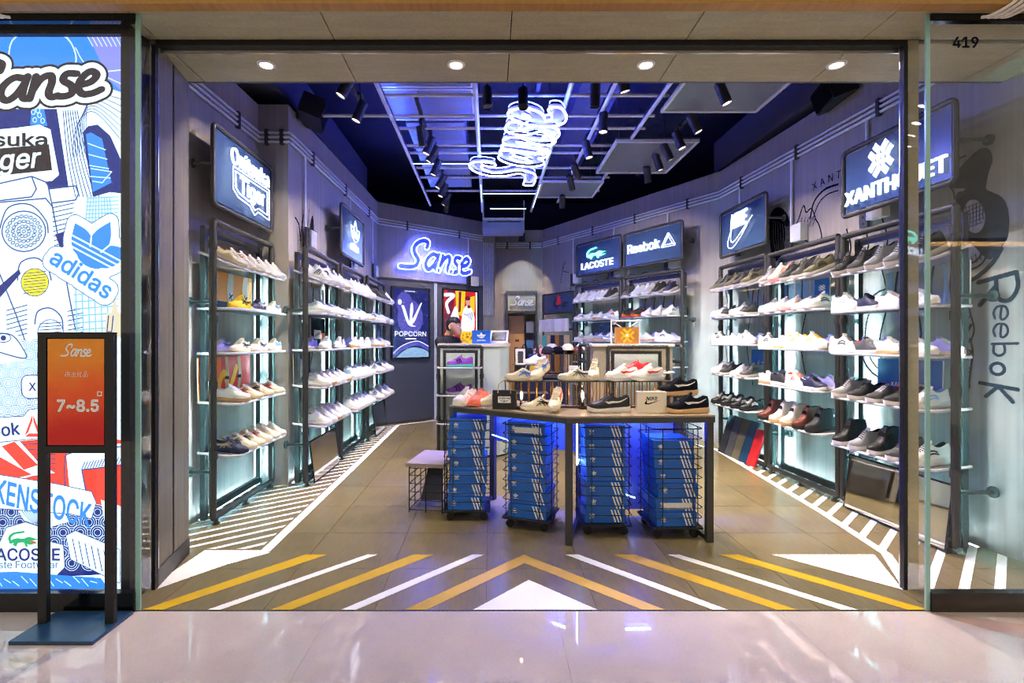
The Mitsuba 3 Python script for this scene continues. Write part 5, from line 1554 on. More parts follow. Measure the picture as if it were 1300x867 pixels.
shoe('crm', mat4((0.03, 4.12, TZ + .0005), 190), 'half hidden behind the black paper bag')
shoe('crmblk', mat4((0.385, 3.84, TZ + .0005), 184), 'side-on in front of the brass riser')
shoe('crmred', mat4((0.50, 3.80, TZ + .052), 248, 18), 'facing the front before the brass riser')
shoe('blktick', mat4((0.885, 3.74, TZ + .0005), 182), 'side-on beside the pale paper bag')
k = thing('shoe_stand', 'small clear stand lifting the upper navy shoe at the right end of the table', 'stand')
put(k + '__plate', MB().bx(1.34, 1.56, 3.85, 3.95, 1.018, 1.024), 'steel')
put(k + '__leg', MB().bx(1.43, 1.45, 3.90, 3.92, TZ, 1.018), 'steel')
shoe('navtick', mat4((1.455, 3.90, 1.0245), 181), 'on the small stand, right end of the table')
shoe('navtick', mat4((1.455, 3.70, TZ + .0005), 182), 'on the table top under the small stand')


def bag(P, yaw, w, h, d, mat, words, prints):
    k = thing('paper_bag', words, 'bag')
    m = mat4((*P, TZ + 0.0005), yaw)
    put(k + '__body', MB().add(*MB().bx(-w / 2, w / 2, -d / 2, d / 2, 0, h).get()), mat, m)
    q = spline([(-0.05, -d / 2 - 0.003, h - 0.02), (-0.04, -d / 2 - 0.004, h + 0.05), (0, -d / 2, h + 0.075), (0.04, -d / 2 - 0.004, h + 0.05), (0.05, -d / 2 - 0.003, h - 0.02)], 5)
    if prints[0][0] != 'none':
        print_on(k, prints, m @ frame((0, -d / 2 - 0.001, 0), -90), 0.0)
    return k, m, q


kb, m, q = bag((0.115, 3.92), -8, 0.185, 0.145, 0.06, 'black', 'small black paper bag with a white label on the left wing of the table',
               [('white', sbox(-0.05, 0.05, 0.05, 0.10)), ('ink', fit(text_poly('Onitsuka', 1, True), -0.044, 0.078, 0.044, 0.096)), ('ink', fit(text_poly('Tiger', 1, True), -0.034, 0.054, 0.034, 0.073))])
put(kb + '__handle', MB().tube(q, 0.004, 6), 'tan', m)
kb, m, q = bag((1.195, 3.73), 0, 0.215, 0.155, 0.05, 'bag_kraft', 'pale paper bag with black lettering on the right table wing',
               [('ink', affinity.skew(fit(text_poly('NIKE', 1, True), -0.042, 0.092, 0.04, 0.118), 12, 0)), ('ink', fit(tick(), -0.055, 0.062, 0.06, 0.094))])

# ------------------------------------------------------------------ counters behind the table
def pipe_frame(k, x0, x1, y, z1, shelves, depth=0.24, part='frame_pipe'):
    for x in (x0, x1):
        put(f'{k}__{part}', MB().rod((x, y, 0.0), (x, y, z1), 0.021, 10).rod((x, y, z1 * .35), (x, y, z1 * .35 + .05), 0.028, 10).rod((x, y, z1 * .72), (x, y, z1 * .72 + .05), 0.028, 10), 'pipe', None, 40)
    put(f'{k}__{part}', MB().rod((x0, y, z1), (x1, y, z1), 0.021, 10), 'pipe', None, 40)
    put(f'{k}__inner_frame', MB().bx(x0 + .05, x0 + .085, y + .06, y + .075, 0.02, z1 - .05).bx(x1 - .085, x1 - .05, y + .06, y + .075, 0.02, z1 - .05).bx(x0 + .05, x1 - .05, y + .06, y + .075, z1 - .08, z1 - .045), 'steel')
    for z in shelves:
        s = put(f'{k}__shelf', MB().prism(Polygon([(x0 + .0, y + .10), (x0 + .0, y - depth + .05), (x0 + .05, y - depth), (x1 - .05, y - depth), (x1, y - depth + .05), (x1, y + .10)]), z - .01, z + .002), 'shelf_m')
        put(s + '__rim', MB().tube([(x0, y + .1, z), (x0, y - depth + .05, z), (x0 + .05, y - depth, z), (x1 - .05, y - depth, z), (x1, y - depth + .05, z), (x1, y + .1, z)], 0.010, 8), 'pipe_light', None, 40)


k = thing('cash_counter', 'tall pale green cash counter with rounded end and pipe shelf in front', 'counter')
cp = unary_union([sbox(-0.64, 6.25, 0.12, 6.75), Point(0.0, 6.5).buffer(0.25, quad_segs=12)])
put(k + '__body', MB().prism(cp, 0.02, 1.37), 'counter_m')
put(k + '__worktop', MB().prism(cp.buffer(0.012), 1.37, 1.41), 'offwhite')
pipe_frame(k, -0.625, -0.10, 6.10, 1.375, (1.125, 0.80, 0.47))
shoe('purple', mat4((-0.36, 6.0, 1.1275), 172), 'on the upper shelf of the cash counter')
shoe('purple2', mat4((-0.37, 6.0, 0.8025), 172), 'on the second shelf of the cash counter')
k = thing('shop_cabinet', 'tall beige cabinet with pipe shelf and pale back panel right of the bulbs', 'cabinet')
put(k + '__body', MB().bx(1.19, 2.10, 5.78, 6.3, 0.0, 1.38), 'cabinet_m')
put(k + '__worktop', MB().bx(1.17, 2.12, 5.76, 6.32, 1.38, 1.41), 'offwhite')
put(k + '__back_panel', MB().bx(1.36, 1.93, 5.765, 5.78, 0.2, 1.32), 'counter_m')
pipe_frame(k, 1.32, 1.99, 5.62, 1.375, (1.10, 0.72, 0.36))
for x in (1.12, 2.19):
    put(k + '__side_pipe', MB().tube([(x, 5.72, 0.0), (x, 5.72, 1.36), (x, 5.78, 1.395), (x, 6.2, 1.395), (x, 6.26, 1.36), (x, 6.26, 0.0)], 0.021, 10), 'pipe', None, 40)
    for z in (0.8, 1.2):
        put(k + '__side_bar', MB().rod((x, 5.72, z), (x, 6.26, z), 0.018, 8), 'pipe')
shoe('redshoe', mat4((1.60, 5.50, 1.1025), 174), 'left-facing on the shelf of the beige cabinet')
# printed blocks standing on the counters
k = thing('brand_block', 'bright blue brand block with white leaf emblem on the cash counter', 'sign block')
m = mat4((-0.10, 6.35, 1.411), 4)
put(k + '__block', MB().bx(-0.125, 0.105, 0, 0.06, 0, 0.165), 'box_blue', m)
print_on(k, [('white', fit(trefoil(), -0.055, 0.065, 0.055, 0.138)), ('white', fit(text_poly('adidas', 1, True), -0.055, 0.028, 0.055, 0.055))], m @ frame((-0.01, -0.0015, 0), -90), 0.0)
k = thing('brand_block', 'golden brand block with yellow woven cross on the beige cabinet', 'sign block')
m = mat4((1.585, 5.80, 1.411), 0)
put(k + '__block', MB().bx(-0.135, 0.135, 0, 0.05, 0, 0.19), 'gold_box', m)
print_on(k, [('yellow', fit(woven(), -0.085, 0.012, 0.085, 0.178)), ('offwhite', ellipse(0, 0.095, 0.02, 0.016))], m @ frame((0, -0.0015, 0), -90), 0.0)
k = thing('wire_easel', 'wire stand with rolled top behind the golden brand block', 'stand')
mb = MB()
for x in (1.43, 1.76):
    mb.rod((x, 5.92, 1.41), (x, 5.92, 1.68), 0.010, 8)
mb.rod((1.43, 5.92, 1.68), (1.76, 5.92, 1.68), 0.010, 8).rod((1.43, 5.92, 1.68), (1.58, 5.90, 1.58), 0.006, 6).rod((1.76, 5.92, 1.68), (1.60, 5.90, 1.58), 0.006, 6)
put(k + '__frame', mb, 'pipe_light')
put(k + '__ring', MB().tube([(1.45 + .03 * math.cos(t), 5.9, 1.67 + .03 * math.sin(t)) for t in np.arange(14) / 14 * 2 * math.pi], 0.006, 6, True), 'pipe_light')
# till screen
k = thing('tablet_till', 'slanted white till screen with yellow top edge at the counter end', 'till')
m = mat4((0.10, 6.50, 1.411), -16)
put(k + '__stand', MB().prism(Polygon([(-0.10, -0.09), (0.12, -0.09), (0.12, 0.09), (-0.10, 0.09)]), 0, 0.02), 'white', m)
mm = m @ mat4((0.02, 0.0, 0.085), 0, 0, -28)
put(k + '__screen_case', MB().box((0, 0, 0), (0.24, 0.02, 0.17)), 'white', mm)
put(k + '__screen', MB().box((0, -0.011, 0), (0.19, 0.002, 0.13)), 'black_gloss', mm)
put(k + '__top_edge', MB().box((0, 0, 0.088), (0.24, 0.022, 0.006)), 'yellow', mm)
put(k + '__arm', MB().rod((0.02, 0.05, 0.01), (0.02, 0.02, 0.09), 0.012, 8), 'white', m)
# little shelf with white goods right of the counter
k = thing('goods_stand', 'small pipe stand with white goods right of the cash counter', 'stand')
for x in (0.34, 0.62):
    put(k + '__pole', MB().rod((x, 6.55, 0), (x, 6.55, 1.36), 0.021, 10), 'pipe', None, 40)
for z in (0.78, 1.14):
    put(k + '__shelf', MB().bx(0.30, 0.74, 6.38, 6.62, z - 0.01, z), 'shelf_m')
shoe('wht', mat4((0.58, 6.47, 1.1405), 190), 'on the small stand right of the till')
k = thing('white_carton', 'white upright carton with a clear window on the small stand', 'carton')
put(k + '__carton', MB().bx(0.33, 0.45, 6.42, 6.54, 1.1402, 1.34), 'white')
put(k + '__window', MB().bx(0.355, 0.425, 6.4185, 6.4205, 1.16, 1.31), 'darkgrey')

# ------------------------------------------------------------------ the man behind the cash counter
import manifold3d as m3


def hull(a, ra, b, rb):
    s = lambda p, r: m3.Manifold.sphere(r, 20).translate([float(q) for q in p])
    return m3.Manifold.batch_hull([s(a, ra), s(b, rb)])


def body(bones, edge=0.02, it=8):
    man = m3.Manifold()
    for b in bones:
        man = man + hull(*b)
    man = man.refine_to_length(edge)
    me = man.to_mesh()
    t = trimesh.Trimesh(me.vert_properties[:, :3], me.tri_verts, process=True)
    trimesh.smoothing.filter_taubin(t, iterations=it)
    return t


k = thing('person', 'short-haired man in a black t-shirt looking down behind the cash counter', 'person')
mp = mat4((-0.60, 7.22, 0), -34)   # local +x is the way he faces
hx, hz = 0.115, 1.655                # head centre, bent forward
hd = [((0.0, 0, 1.50), .058, (0.05, 0, 1.58), .055), ((hx - .02, 0, hz + .02), .092, (hx + .02, 0, hz - .02), .080), ((hx + .02, 0, hz - .02), .078, (hx + .065, 0, hz - .10), .045),
      ((hx + .09, 0, hz - .02), .014, (hx + .118, 0, hz - .055), .016), ((hx + .085, -.02, hz + .02), .018, (hx + .085, .02, hz + .02), .018),
      ((hx - .02, .086, hz + .0), .018, (hx - .01, .09, hz - .04), .014), ((hx - .02, -.086, hz + .0), .018, (hx - .01, -.09, hz - .04), .014), ((hx + .09, -.018, hz - .085), .012, (hx + .09, .018, hz - .085), .012)]
arms = []
for s in (1, -1):
    sh, el, wr = (0.0, .185 * s, 1.43), (0.13, .24 * s, 1.20), (0.36, .13 * s, 1.30)
    arms += [(sh, .058, el, .044), (el, .044, wr, .028), (wr, .028, (.40, .12 * s, 1.31), .032), ((.40, .12 * s, 1.31), .032, (.44, .115 * s, 1.305), .028)]
    for i, (l, o) in enumerate(((.062, -.026), (.074, -.009), (.070, .009), (.056, .026))):
        a = np.array((.45, .115 * s + o, 1.305)); b = a + [l * .55, 0, -.008]; c = b + [l * .42, 0, -.03]
        arms += [(a, .0095, b, .009), (b, .009, c, .008)]
    arms += [((.41, .12 * s - .026 * s, 1.30), .012, (.46, .12 * s - .055 * s, 1.285), .009)]
torso = [((0, .10, 1.40), .085, (0, -.10, 1.40), .085), ((0, 0, 1.40), .12, (0, 0, 1.05), .125), ((0, .06, 0.98), .11, (0, -.06, 0.98), .11), ((0, 0, 1.42), .07, (0, 0, 1.52), .055)]
legs = []
for s in (1, -1):
    legs += [((0, .09 * s, .95), .095, (.02, .10 * s, .52), .062), ((.02, .10 * s, .52), .06, (-.02, .10 * s, .10), .042), ((-.02, .10 * s, .06), .04, (.13, .11 * s, .035), .03)]
put(k + '__body', body(hd + arms + torso + legs, 0.011, 6), 'skin', mp, True)
hair = body([((hx - .036, 0, hz + .036), .095, (hx + .014, 0, hz + .056), .072), ((hx - .045, 0, hz + .02), .088, (hx - .062, 0, hz - .03), .066), ((hx + .03, 0, hz + .066), .05, (hx + .055, 0, hz + .062), .036)], 0.012, 3)
put(k + '__hair', hair, 'hair', mp, True)
tee = [(a, ra + .016, b, rb + .016) for a, ra, b, rb in torso[:3]]
for s in (1, -1):
    tee += [((0, .18 * s, 1.43), .077, (.075, .215 * s, 1.30), .066)]
put(k + '__t_shirt', body(tee, 0.018, 6), 'shirt', mp, True)
put(k + '__trousers', body([(a, ra + .012, b, rb + .012) for i, (a, ra, b, rb) in enumerate(legs) if i % 3 < 2], 0.02, 6), 'charcoal', mp, True)
for s in (1, -1):
    put(k + '__shoe', body([((-.04, .105 * s, .045), .044, (.14, .115 * s, .036), .036)], 0.015, 4), 'black', mp, True)
for s in (1, -1):
    put(k + '__eye', MB().mesh(trimesh.creation.icosphere(2, 0.011)), 'white', mp @ mat4((hx + .082, .032 * s, hz - .008)))

# ------------------------------------------------------------------ back-left wall: dark cladding and two screens
k = thing('wall_cladding', 'dark grey panels cladding the lower half of the neon wall', 'wall panel', kind='structure')
for a, b in ((0.02, 1.13), (1.19, 2.28)):
    put(k + '__panel', MB().bx(0.0, 0.03, a, b, 0.02, 2.50), 'dark_panel', mBL)
put(k + '__cap', MB().bx(0.0, 0.045, 0.0, 2.28, 2.50, 2.53), 'steel', mBL)
put(k + '__mullion', MB().bx(0.0, 0.04, 1.13, 1.19, 0.0, 2.50), 'pipe_light', mBL)


def lit_poster(label, y0, y1, z0, z1, layers, emission):
    k = thing('lit_poster', label, 'lit poster')
    put(k + '__frame', MB().bx(0.03, 0.06, y0 - .03, y1 + .03, z0 - .03, z0).bx(0.03, 0.06, y0 - .03, y1 + .03, z1, z1 + .03).bx(0.03, 0.06, y0 - .03, y0, z0, z1).bx(0.03, 0.06, y1, y1 + .03, z0, z1), 'black', mBL)
    put(k + '__back', MB().bx(0.03, 0.045, y0, y1, z0, z1), 'black', mBL)
    cl = sbox(y0, z0, y1, z1)
    print_on(k, [(c, p.intersection(cl)) for c, p in layers], mBL, 0.048, emission, 0.05, 'lit_print')


pr = random.Random(3)
pl = [('p_bg', sbox(0.27, 1.15, 1.0, 2.36))]
pl += [('p_mid', ellipse(0.62, 1.85, 0.26, 0.32)), ('p_mid', ellipse(0.5, 2.1, 0.16, 0.2)), ('p_light', ellipse(0.41, 2.12, 0.04, 0.05))]
for i in range(50):
    pl.append(('p_light', ellipse(pr.uniform(.29, .98), pr.uniform(1.5, 2.3), *(2 * [pr.uniform(.002, .006)]), 0, 8)))
pl += [('p_light', Polygon(spline([(.54, 1.78), (.46, 2.0), (.44, 2.06), (.50, 2.05), (.57, 1.86), (.60, 1.80), (.62, 2.06), (.66, 2.12), (.68, 2.0), (.66, 1.84), (.72, 1.92), (.82, 2.10), (.86, 2.12), (.80, 1.98), (.72, 1.80), (.66, 1.73), (.74, 1.70), (.62, 1.70)], 4, True)).buffer(0)),
       ('p_light', fit(text_poly('POPCORN', 1, True), .31, 1.52, .95, 1.61)), ('p_light', sbox(.52, 1.465, .74, 1.49)), ('p_light', fit(text_poly('SANSE', 1, True), .50, 2.305, .72, 2.33)),
       ('p_mid', stroke([(.26, 1.18), (.42, 1.30), (.62, 1.38), (.80, 1.40), (1.02, 1.30)], 0.09)), ('p_light', stroke([(.26, 1.20), (.42, 1.335), (.62, 1.415), (.80, 1.43), (1.02, 1.33)], 0.014)),
       ('p_pale', Polygon(spline([(.34, 1.15), (.45, 1.24), (.60, 1.31), (.76, 1.32), (.98, 1.25), (1.0, 1.15)], 5)).buffer(0))]
for i in range(60):
    pl.append(('p_mid', ellipse(pr.uniform(.44, .98), pr.uniform(1.15, 1.29), .006, .005, 0, 8)))
lit_poster('lit dark blue poster of a shoe under a white splash and big lettering', 0.27, 1.0, 1.15, 2.36, pl,
           {'p_bg': (lin((28, 36, 112)), 1.0), 'p_mid': (lin((84, 82, 190)), 1.0), 'p_light': (lin((240, 245, 255)), 1.2), 'p_pale': (lin((150, 190, 230)), 1.0)})
pl = [('q_red', sbox(1.30, 1.30, 2.14, 2.40)), ('q_maroon', Polygon([(1.30, 1.6), (1.42, 2.40), (1.58, 2.40), (1.5, 1.5)])), ('q_white', stroke([(1.36, 2.3), (1.56, 2.3), (1.40, 2.15), (1.44, 1.98)], .07)), ('q_yel', Polygon([(1.60, 2.40), (1.84, 2.40), (1.80, 1.9), (1.62, 1.95)])), ('q_maroon', Polygon([(1.68, 2.38), (1.74, 2.38), (1.72, 2.0), (1.67, 1.98)])), ('q_yel', Polygon([(1.92, 2.28), (2.06, 2.32), (2.06, 2.0), (1.96, 1.92)])),
      ('q_white', Polygon([(2.08, 2.40), (2.14, 2.40), (2.14, 1.3), (2.10, 1.3)])),
      ('q_white', Polygon(spline([(1.74, 1.55), (1.76, 1.95), (1.86, 2.12), (1.98, 2.08), (2.06, 1.86), (2.0, 1.5)], 5, True)).buffer(0)), ('q_white', Polygon(spline([(1.48, 1.85), (1.60, 2.10), (1.66, 1.98), (1.70, 1.72), (1.56, 1.68)], 5, True)).buffer(0)),
      ('q_skin', ellipse(1.90, 2.19, .055, .075)), ('q_maroon', ellipse(1.89, 2.26, .065, .04)), ('q_maroon', ellipse(1.92, 2.10, .04, .03)),
      ('q_yel', Polygon(spline([(1.36, 1.48), (1.42, 1.70), (1.52, 1.76), (1.56, 1.5), (1.44, 1.36)], 5, True)).buffer(0)), ('q_white', ellipse(1.44, 1.50, .07, .1)), ('q_yel', sbox(1.72, 1.30, 2.06, 1.62))]
for i in range(16):
    pl.append(('q_maroon', ellipse(pr.uniform(1.74, 2.04), pr.uniform(1.32, 1.60), .02, .014, 40, 8)))
for a in range(7):
    pl.append(('q_blue', stroke([(1.80 + .03 * a, 1.96 - .02 * a), (1.83 + .03 * a, 1.94 + .01 * a)], 0.01, False)))
lit_poster('lit red and yellow poster of a figure in white behind the man', 1.33, 2.12, 1.30, 2.39, pl,
           {'q_red': (lin((216, 40, 40)), 1.0), 'q_maroon': (lin((120, 24, 60)), 1.0), 'q_yel': (lin((252, 204, 40)), 1.1), 'q_white': (lin((236, 240, 255)), 1.2), 'q_skin': (lin((226, 170, 150)), 1.0), 'q_blue': (lin((70, 90, 190)), 1.0)})

# ------------------------------------------------------------------ back wall: plaque, doorway, stock
mB = frame((0.0, 10.75, 0), -90)
k = thing('logo_plaque', 'framed plaque with a white script logo over the stock room doorway', 'sign')
fr = MB().bx(0.0, 0.05, 0.34, 0.38, 0.02, 2.50).bx(0.0, 0.05, 0.97, 1.01, 0.02, 2.50).bx(0.0, 0.05, 0.38, 0.97, 2.46, 2.50).bx(0.0, 0.05, 0.38, 0.97, 2.04, 2.08)
put(k + '__frame', fr, 'pipe', mB)
put(k + '__board', MB().bx(0.0, 0.02, 0.38, 0.97, 2.08, 2.46), 'cabinet_m', mB)
put(k + '__lettering', MB().wallprism(fit(logo(0.22), 0.43, 2.18, 0.93, 2.40), 0.03, 0.05), 'white', mB)
k = thing('cardboard_sheet', 'tall brown cardboard box leaning in the doorway', 'cardboard box')
put(k + '__box', MB().bx(0.40, 0.74, 10.85, 11.05, 0.0, 1.98), 'cardboard')
put(k + '__mark', MB().bx(0.55, 0.63, 10.847, 10.851, 1.42, 1.47), 'brown')
k = thing('stock_shelf', 'narrow shelf with white and black cartons behind the doorway', 'shelf')
for z in (0.4, 0.8, 1.2, 1.6):
    put(k + '__board', MB().bx(0.78, 0.97, 10.95, 11.3, z, z + 0.015), 'steel')
for i, z in enumerate((0.416, 0.816, 1.216, 1.616)):
    key = put('carton', MB().bx(0.79, 0.95, 10.97, 11.25, z, z + 0.24), ('white', 'charcoal', 'lightblue', 'offwhite')[i])
    labels[key] = {'label': f'{("white", "black", "pale blue", "cream")[i]} carton in the stock room, {ORD[i]} from the floor', 'category': 'carton'}
spot('doorway_beam', (0.66, 10.22, 3.5), (0.66, 10.74, 2.2), 36.0, 36, 6, (1.0, 0.80, 0.52), w=2.0)
k = thing('wall_camera', 'small black fitting on the beige back wall over the conduits', 'camera')
put(k + '__body', MB().bx(0.62, 0.74, 10.62, 10.75, 3.56, 3.72), 'black')
# left-over frame of the crocodile wall: garments, socks, caps
mX = frame((1.08, 10.19, 0), BA)
k = thing('garment_rack', 'pipe frame with printed panel and hanging socks left of the crocodile rack', 'rack')
for y in (0.0, 0.98):
    put(k + '__pole', MB().rod((0, y, 0.0), (0, y, 2.36), 0.021, 10), 'pipe', mX, 40)
for z in (2.36, 1.98, 1.66):
    put(k + '__rail', MB().rod((0, 0, z), (0, 0.98, z), 0.018, 8), 'pipe', mX, 40)
put(k + '__printed_panel', MB().bx(-0.01, 0.0, 0.03, 0.95, 2.0, 2.34), 'acrylic_panel', mX)
print_on(k, [('navy', fit(croc(), 0.34, 2.05, 0.86, 2.28)), ('red', Polygon([(0.44, 2.14), (0.60, 2.14), (0.58, 2.30), (0.48, 2.33)]))], mX, 0.003)
for i in range(9):
    y = 0.05 + 0.105 * i
    mb = MB().box((0.09, y, 1.74), (0.03, 0.095, 0.24))
    key = thing('sock_pack', f'pack of {("white", "grey", "cream")[i % 3]} socks on the hanging rail, {ORD[i] if i < 8 else "ninth"} from the back', 'socks', 'packs of socks on the rail')
    put(key + '__socks', mb, ('white', 'offwhite', 'white')[i % 3], mX)
    put(key + '__band', MB().box((0.098, y, 1.80), (0.004, 0.018, 0.08)), 'red' if i % 3 else 'brown', mX)
    put(key + '__hook', MB().rod((0.0, y, 1.68), (0.09, y, 1.83), 0.003, 5), 'pipe_light', mX)
for i, mt in enumerate(('teal', 'tan', 'navy', 'gold_box', 'darkgrey', 'tan')):
    key = put('hanging_garment', MB().box((0.04, 0.12 + .14 * i, 1.2), (0.05, 0.11, 0.7)), mt, mX)
    labels[key] = {'label': f'{("pale teal", "tan", "navy", "ochre", "grey", "sand")[i]} garment hanging under the socks rail, {ORD[i]} from the back', 'category': 'clothes'}
# display plinth with caps and bags
k = thing('display_plinth', 'dark plinth with a brass rod crate behind the angled table', 'table')
put(k + '__body', MB().bx(0.42, 1.10, 7.0, 7.6, 0.0, 0.93), 'navy')
put(k + '__top', MB().bx(0.40, 1.45, 6.98, 7.62, 0.93, 0.96), 'dark_panel')
put(k + '__leg', MB().bx(1.38, 1.42, 7.0, 7.04, 0.0, 0.93), 'steel')
k = thing('brass_crate', 'brass rod crate full of caps on the dark plinth', 'crate')
for i in range(17):
    x = 0.76 + 0.58 * i / 16
    put(k + '__rod', MB().rod((x, 7.05, 0.961), (x, 7.05, 1.26), 0.006, 6), 'brass')
for y in (7.05, 7.35):
    for z in (0.966, 1.26):
        put(k + '__rail', MB().rod((0.75, y, z), (1.35, y, z), 0.008, 6), 'bulb_base')
put(k + '__top', MB().bx(0.75, 1.35, 7.05, 7.35, 1.262, 1.27), 'bulb_base')
CAPC = ['charcoal', 'offwhite', 'ink', 'grey', 'cream', 'black', 'brown', 'white']
CAPN = ['charcoal', 'cream', 'dark navy', 'grey', 'pale yellow', 'black', 'brown', 'white']
cap = MB().lathe([(0.085, 0), (0.085, 0.03), (0.07, 0.07), (0.04, 0.09), (0.0002, 0.095)], 16)
peak = MB().prism(affinity.translate(ellipse(0, 0, .08, .065), 0.08, 0).difference(Point(0, 0).buffer(0.08)), 0.0, 0.008)
capg, peakg = shared(cap, 40), shared(peak)
for i in range(8):
    m = mat4((0.82 + 0.072 * i, 7.15 + 0.1 * (i % 2), 1.2705 + 0.04 * (i % 3 == 1)), -90 + rng.uniform(-40, 40))
    key = thing('cap', f'{CAPN[i]} cap on the brass crate, {ORD[i]} from the left', 'cap', 'caps on the brass crate')
    put(key + '__crown', None, CAPC[i], m, cached=capg)
    put(key + '__peak', None, CAPC[i], m, cached=peakg)


def backpack(P, yaw, s, mat, label, pocket):
    k = thing('backpack', label, 'backpack')
    m = mat4((*P,), yaw, s=s)
    man = m3.Manifold.batch_hull([m3.Manifold.sphere(0.05, 16).translate([x, y, z]) for x, y, z in ((-.09, -.04, .05), (.09, -.04, .05), (-.09, .04, .05), (.09, .04, .05), (-.07, 0, .33), (.07, 0, .33))])
    me = man.to_mesh()
    put(k + '__body', (me.vert_properties[:, :3], me.tri_verts), mat, m, 40)
    man = m3.Manifold.batch_hull([m3.Manifold.sphere(0.03, 12).translate([x, y, z]) for x, y, z in ((-.06, -.08, .05), (.06, -.08, .05), (-.05, -.08, .16), (.05, -.08, .16))])
    me = man.to_mesh()
    put(k + '__pocket', (me.vert_properties[:, :3], me.tri_verts), pocket, m, 40)
    put(k + '__handle', MB().tube(spline([(-.03, 0.02, .37), (-.02, .02, .42), (.02, .02, .42), (.03, .02, .37)], 5), .008, 6), mat, m)


backpack((0.50, 7.2, 0.961), 10, 1.0, 'black', 'black backpack on the plinth left of the brass crate', 'charcoal')
backpack((0.63, 7.12, 0.961), -8, 0.8, 'stand_blue', 'small grey-blue backpack between the black and pink ones', 'yellow')
backpack((0.76, 7.50, 0.961), 5, 0.98, 'pink', 'pink backpack behind the brass crate', 'coral')
k = thing('price_card', 'white price card standing right of the brass crate', 'sign')
put(k + '__card', MB().bx(1.10, 1.28, 6.99, 7.0, 0.961, 1.10), 'white')
put(k + '__print', MB().bx(1.13, 1.25, 6.987, 6.991, 1.02, 1.045), 'ink')

# ------------------------------------------------------------------ posters, mirrors and boxes at the racks
def board(key, y0, y1, z0, z1, label, mat, layers=(), x=-0.128, tilt=1, cat='poster', name='poster_board'):
    m = racks[key][1] @ mat4((x, (y0 + y1) / 2, z0), 0, -tilt)
    k = thing(name, label, cat)
    w, h = (y1 - y0) / 2, z1 - z0
    put(k + '__board', MB().bx(-0.008, 0.0, -w, w, 0, h), mat, m)
    if layers:
        cl = sbox(-w, 0, w, h)
        print_on(k, [(c, p.intersection(cl)) for c, p in layers(w, h)], m, 0.0015)


def P_sport(w, h):
    out = [('poster_orange', sbox(-w, 0, w, h)), ('navy', sbox(-w, 0, w, h * .2))]
    for i in range(3):
        x = -w + 2 * w * (i + .5) / 3
        out += [('offwhite', Polygon(spline([(x - .03, 0.02), (x - .06, h * .6), (x - .02, h), (x + .05, h), (x + .04, h * .4), (x + .03, .02)], 4, True)).buffer(0)), ('ink', stroke([(x - .03, h * .3), (x + .03, h * .42)], .012, False)), ('ink', stroke([(x + .02, h * .25), (x - .02, h * .45)], .012, False))]
    return out


def P_red(w, h):
    out = [('red', sbox(-w, 0, w, h)), ('orange', sbox(-w, 0, -w * .2, h)), ('yellow', stroke([(-w * .4, h * .1), (-w * .1, h * .6), (w * .1, h * .2), (w * .4, h * .7)], .06))]
    for x in (-w * .5, 0.0, w * .5):
        out += [('tan', stroke([(x, h), (x + .02, h * .5), (x - .02, .02)], .05)), ('ink', sbox(x - .03, h * .42, x + .04, h * .5)), ('brown', sbox(x - .05, 0.0, x + .03, h * .14))]
    return out


def P_blue(w, h):
    out = [('box_blue', sbox(-w, 0, w, h)), ('lightblue', sbox(-w, 0, w * .4, h))]
    for i in range(4):
        x = -w * .85 + i * w * .34
        out += [('skin' if i % 2 else 'navy', sbox(x, h * .35, x + .022, h)), ('stand_blue', sbox(x - .01, h * .18, x + .05, h * .36))]
    return out + [('white', fit(woven(), w * .55, h * .6, w * .85, h * .8)), ('white', fit(text_poly('XANTHO', 1, True), w * .45, h * .4, w * .95, h * .5))]


def P_bluebox(w, h):
    return [('box_blue', sbox(-w, 0, w, h)), ('blue', sbox(-w, 0, w, h * .45)), ('white', fit(woven(), -.05, h * .52, .05, h * .8)), ('white', fit(text_poly('XANTHOUSE', 1, True), -w * .55, h * .3, w * .55, h * .42))]


def P_tre(w, h):
    return [('box_blue', sbox(-w, 0, w, h)), ('white', fit(trefoil(), -.07, h * .4, .07, h * .8))]


def P_space(w, h):
    return [('navy', sbox(-w, 0, w, h)), ('lightblue', ellipse(0, h * .5, w * .6, h * .3)), ('lavender', ellipse(-w * .4, h * .7, w * .3, h * .14)), ('white', stroke([(-w * .3, h * .2), (0, h * .7), (w * .4, h * .5)], .05))]


def P_dark(w, h):
    return [('ink', sbox(-w, 0, w, h)), ('orange', sbox(w * .3, 0, w, h * .5)), ('offwhite', sbox(-w * .6, h * .3, w * .4, h * .6)), ('grey', stroke([(-w * .4, h * .4), (w * .2, h * .5)], .03, False))]


def P_teal(w, h):
    return [('stand_blue', sbox(-w, 0, w, h)), ('box_blue', fit(trefoil(), -w * .5, h * .55, w * .3, h * .98)), ('lightblue', fit(text_poly('adidas', 1, True), -w * .75, h * .25, w * .75, h * .5))]


def P_grey(w, h):
    out = [('grey', sbox(-w, 0, w, h))]
    for i in range(9):
        x = -w + 2 * w * (i + .5) / 9
        out.append(('charcoal' if i % 2 else 'lightblue', stroke([(x, 0), (x + .02 * (-1) ** i, h * .5), (x, h)], .022)))
    return out


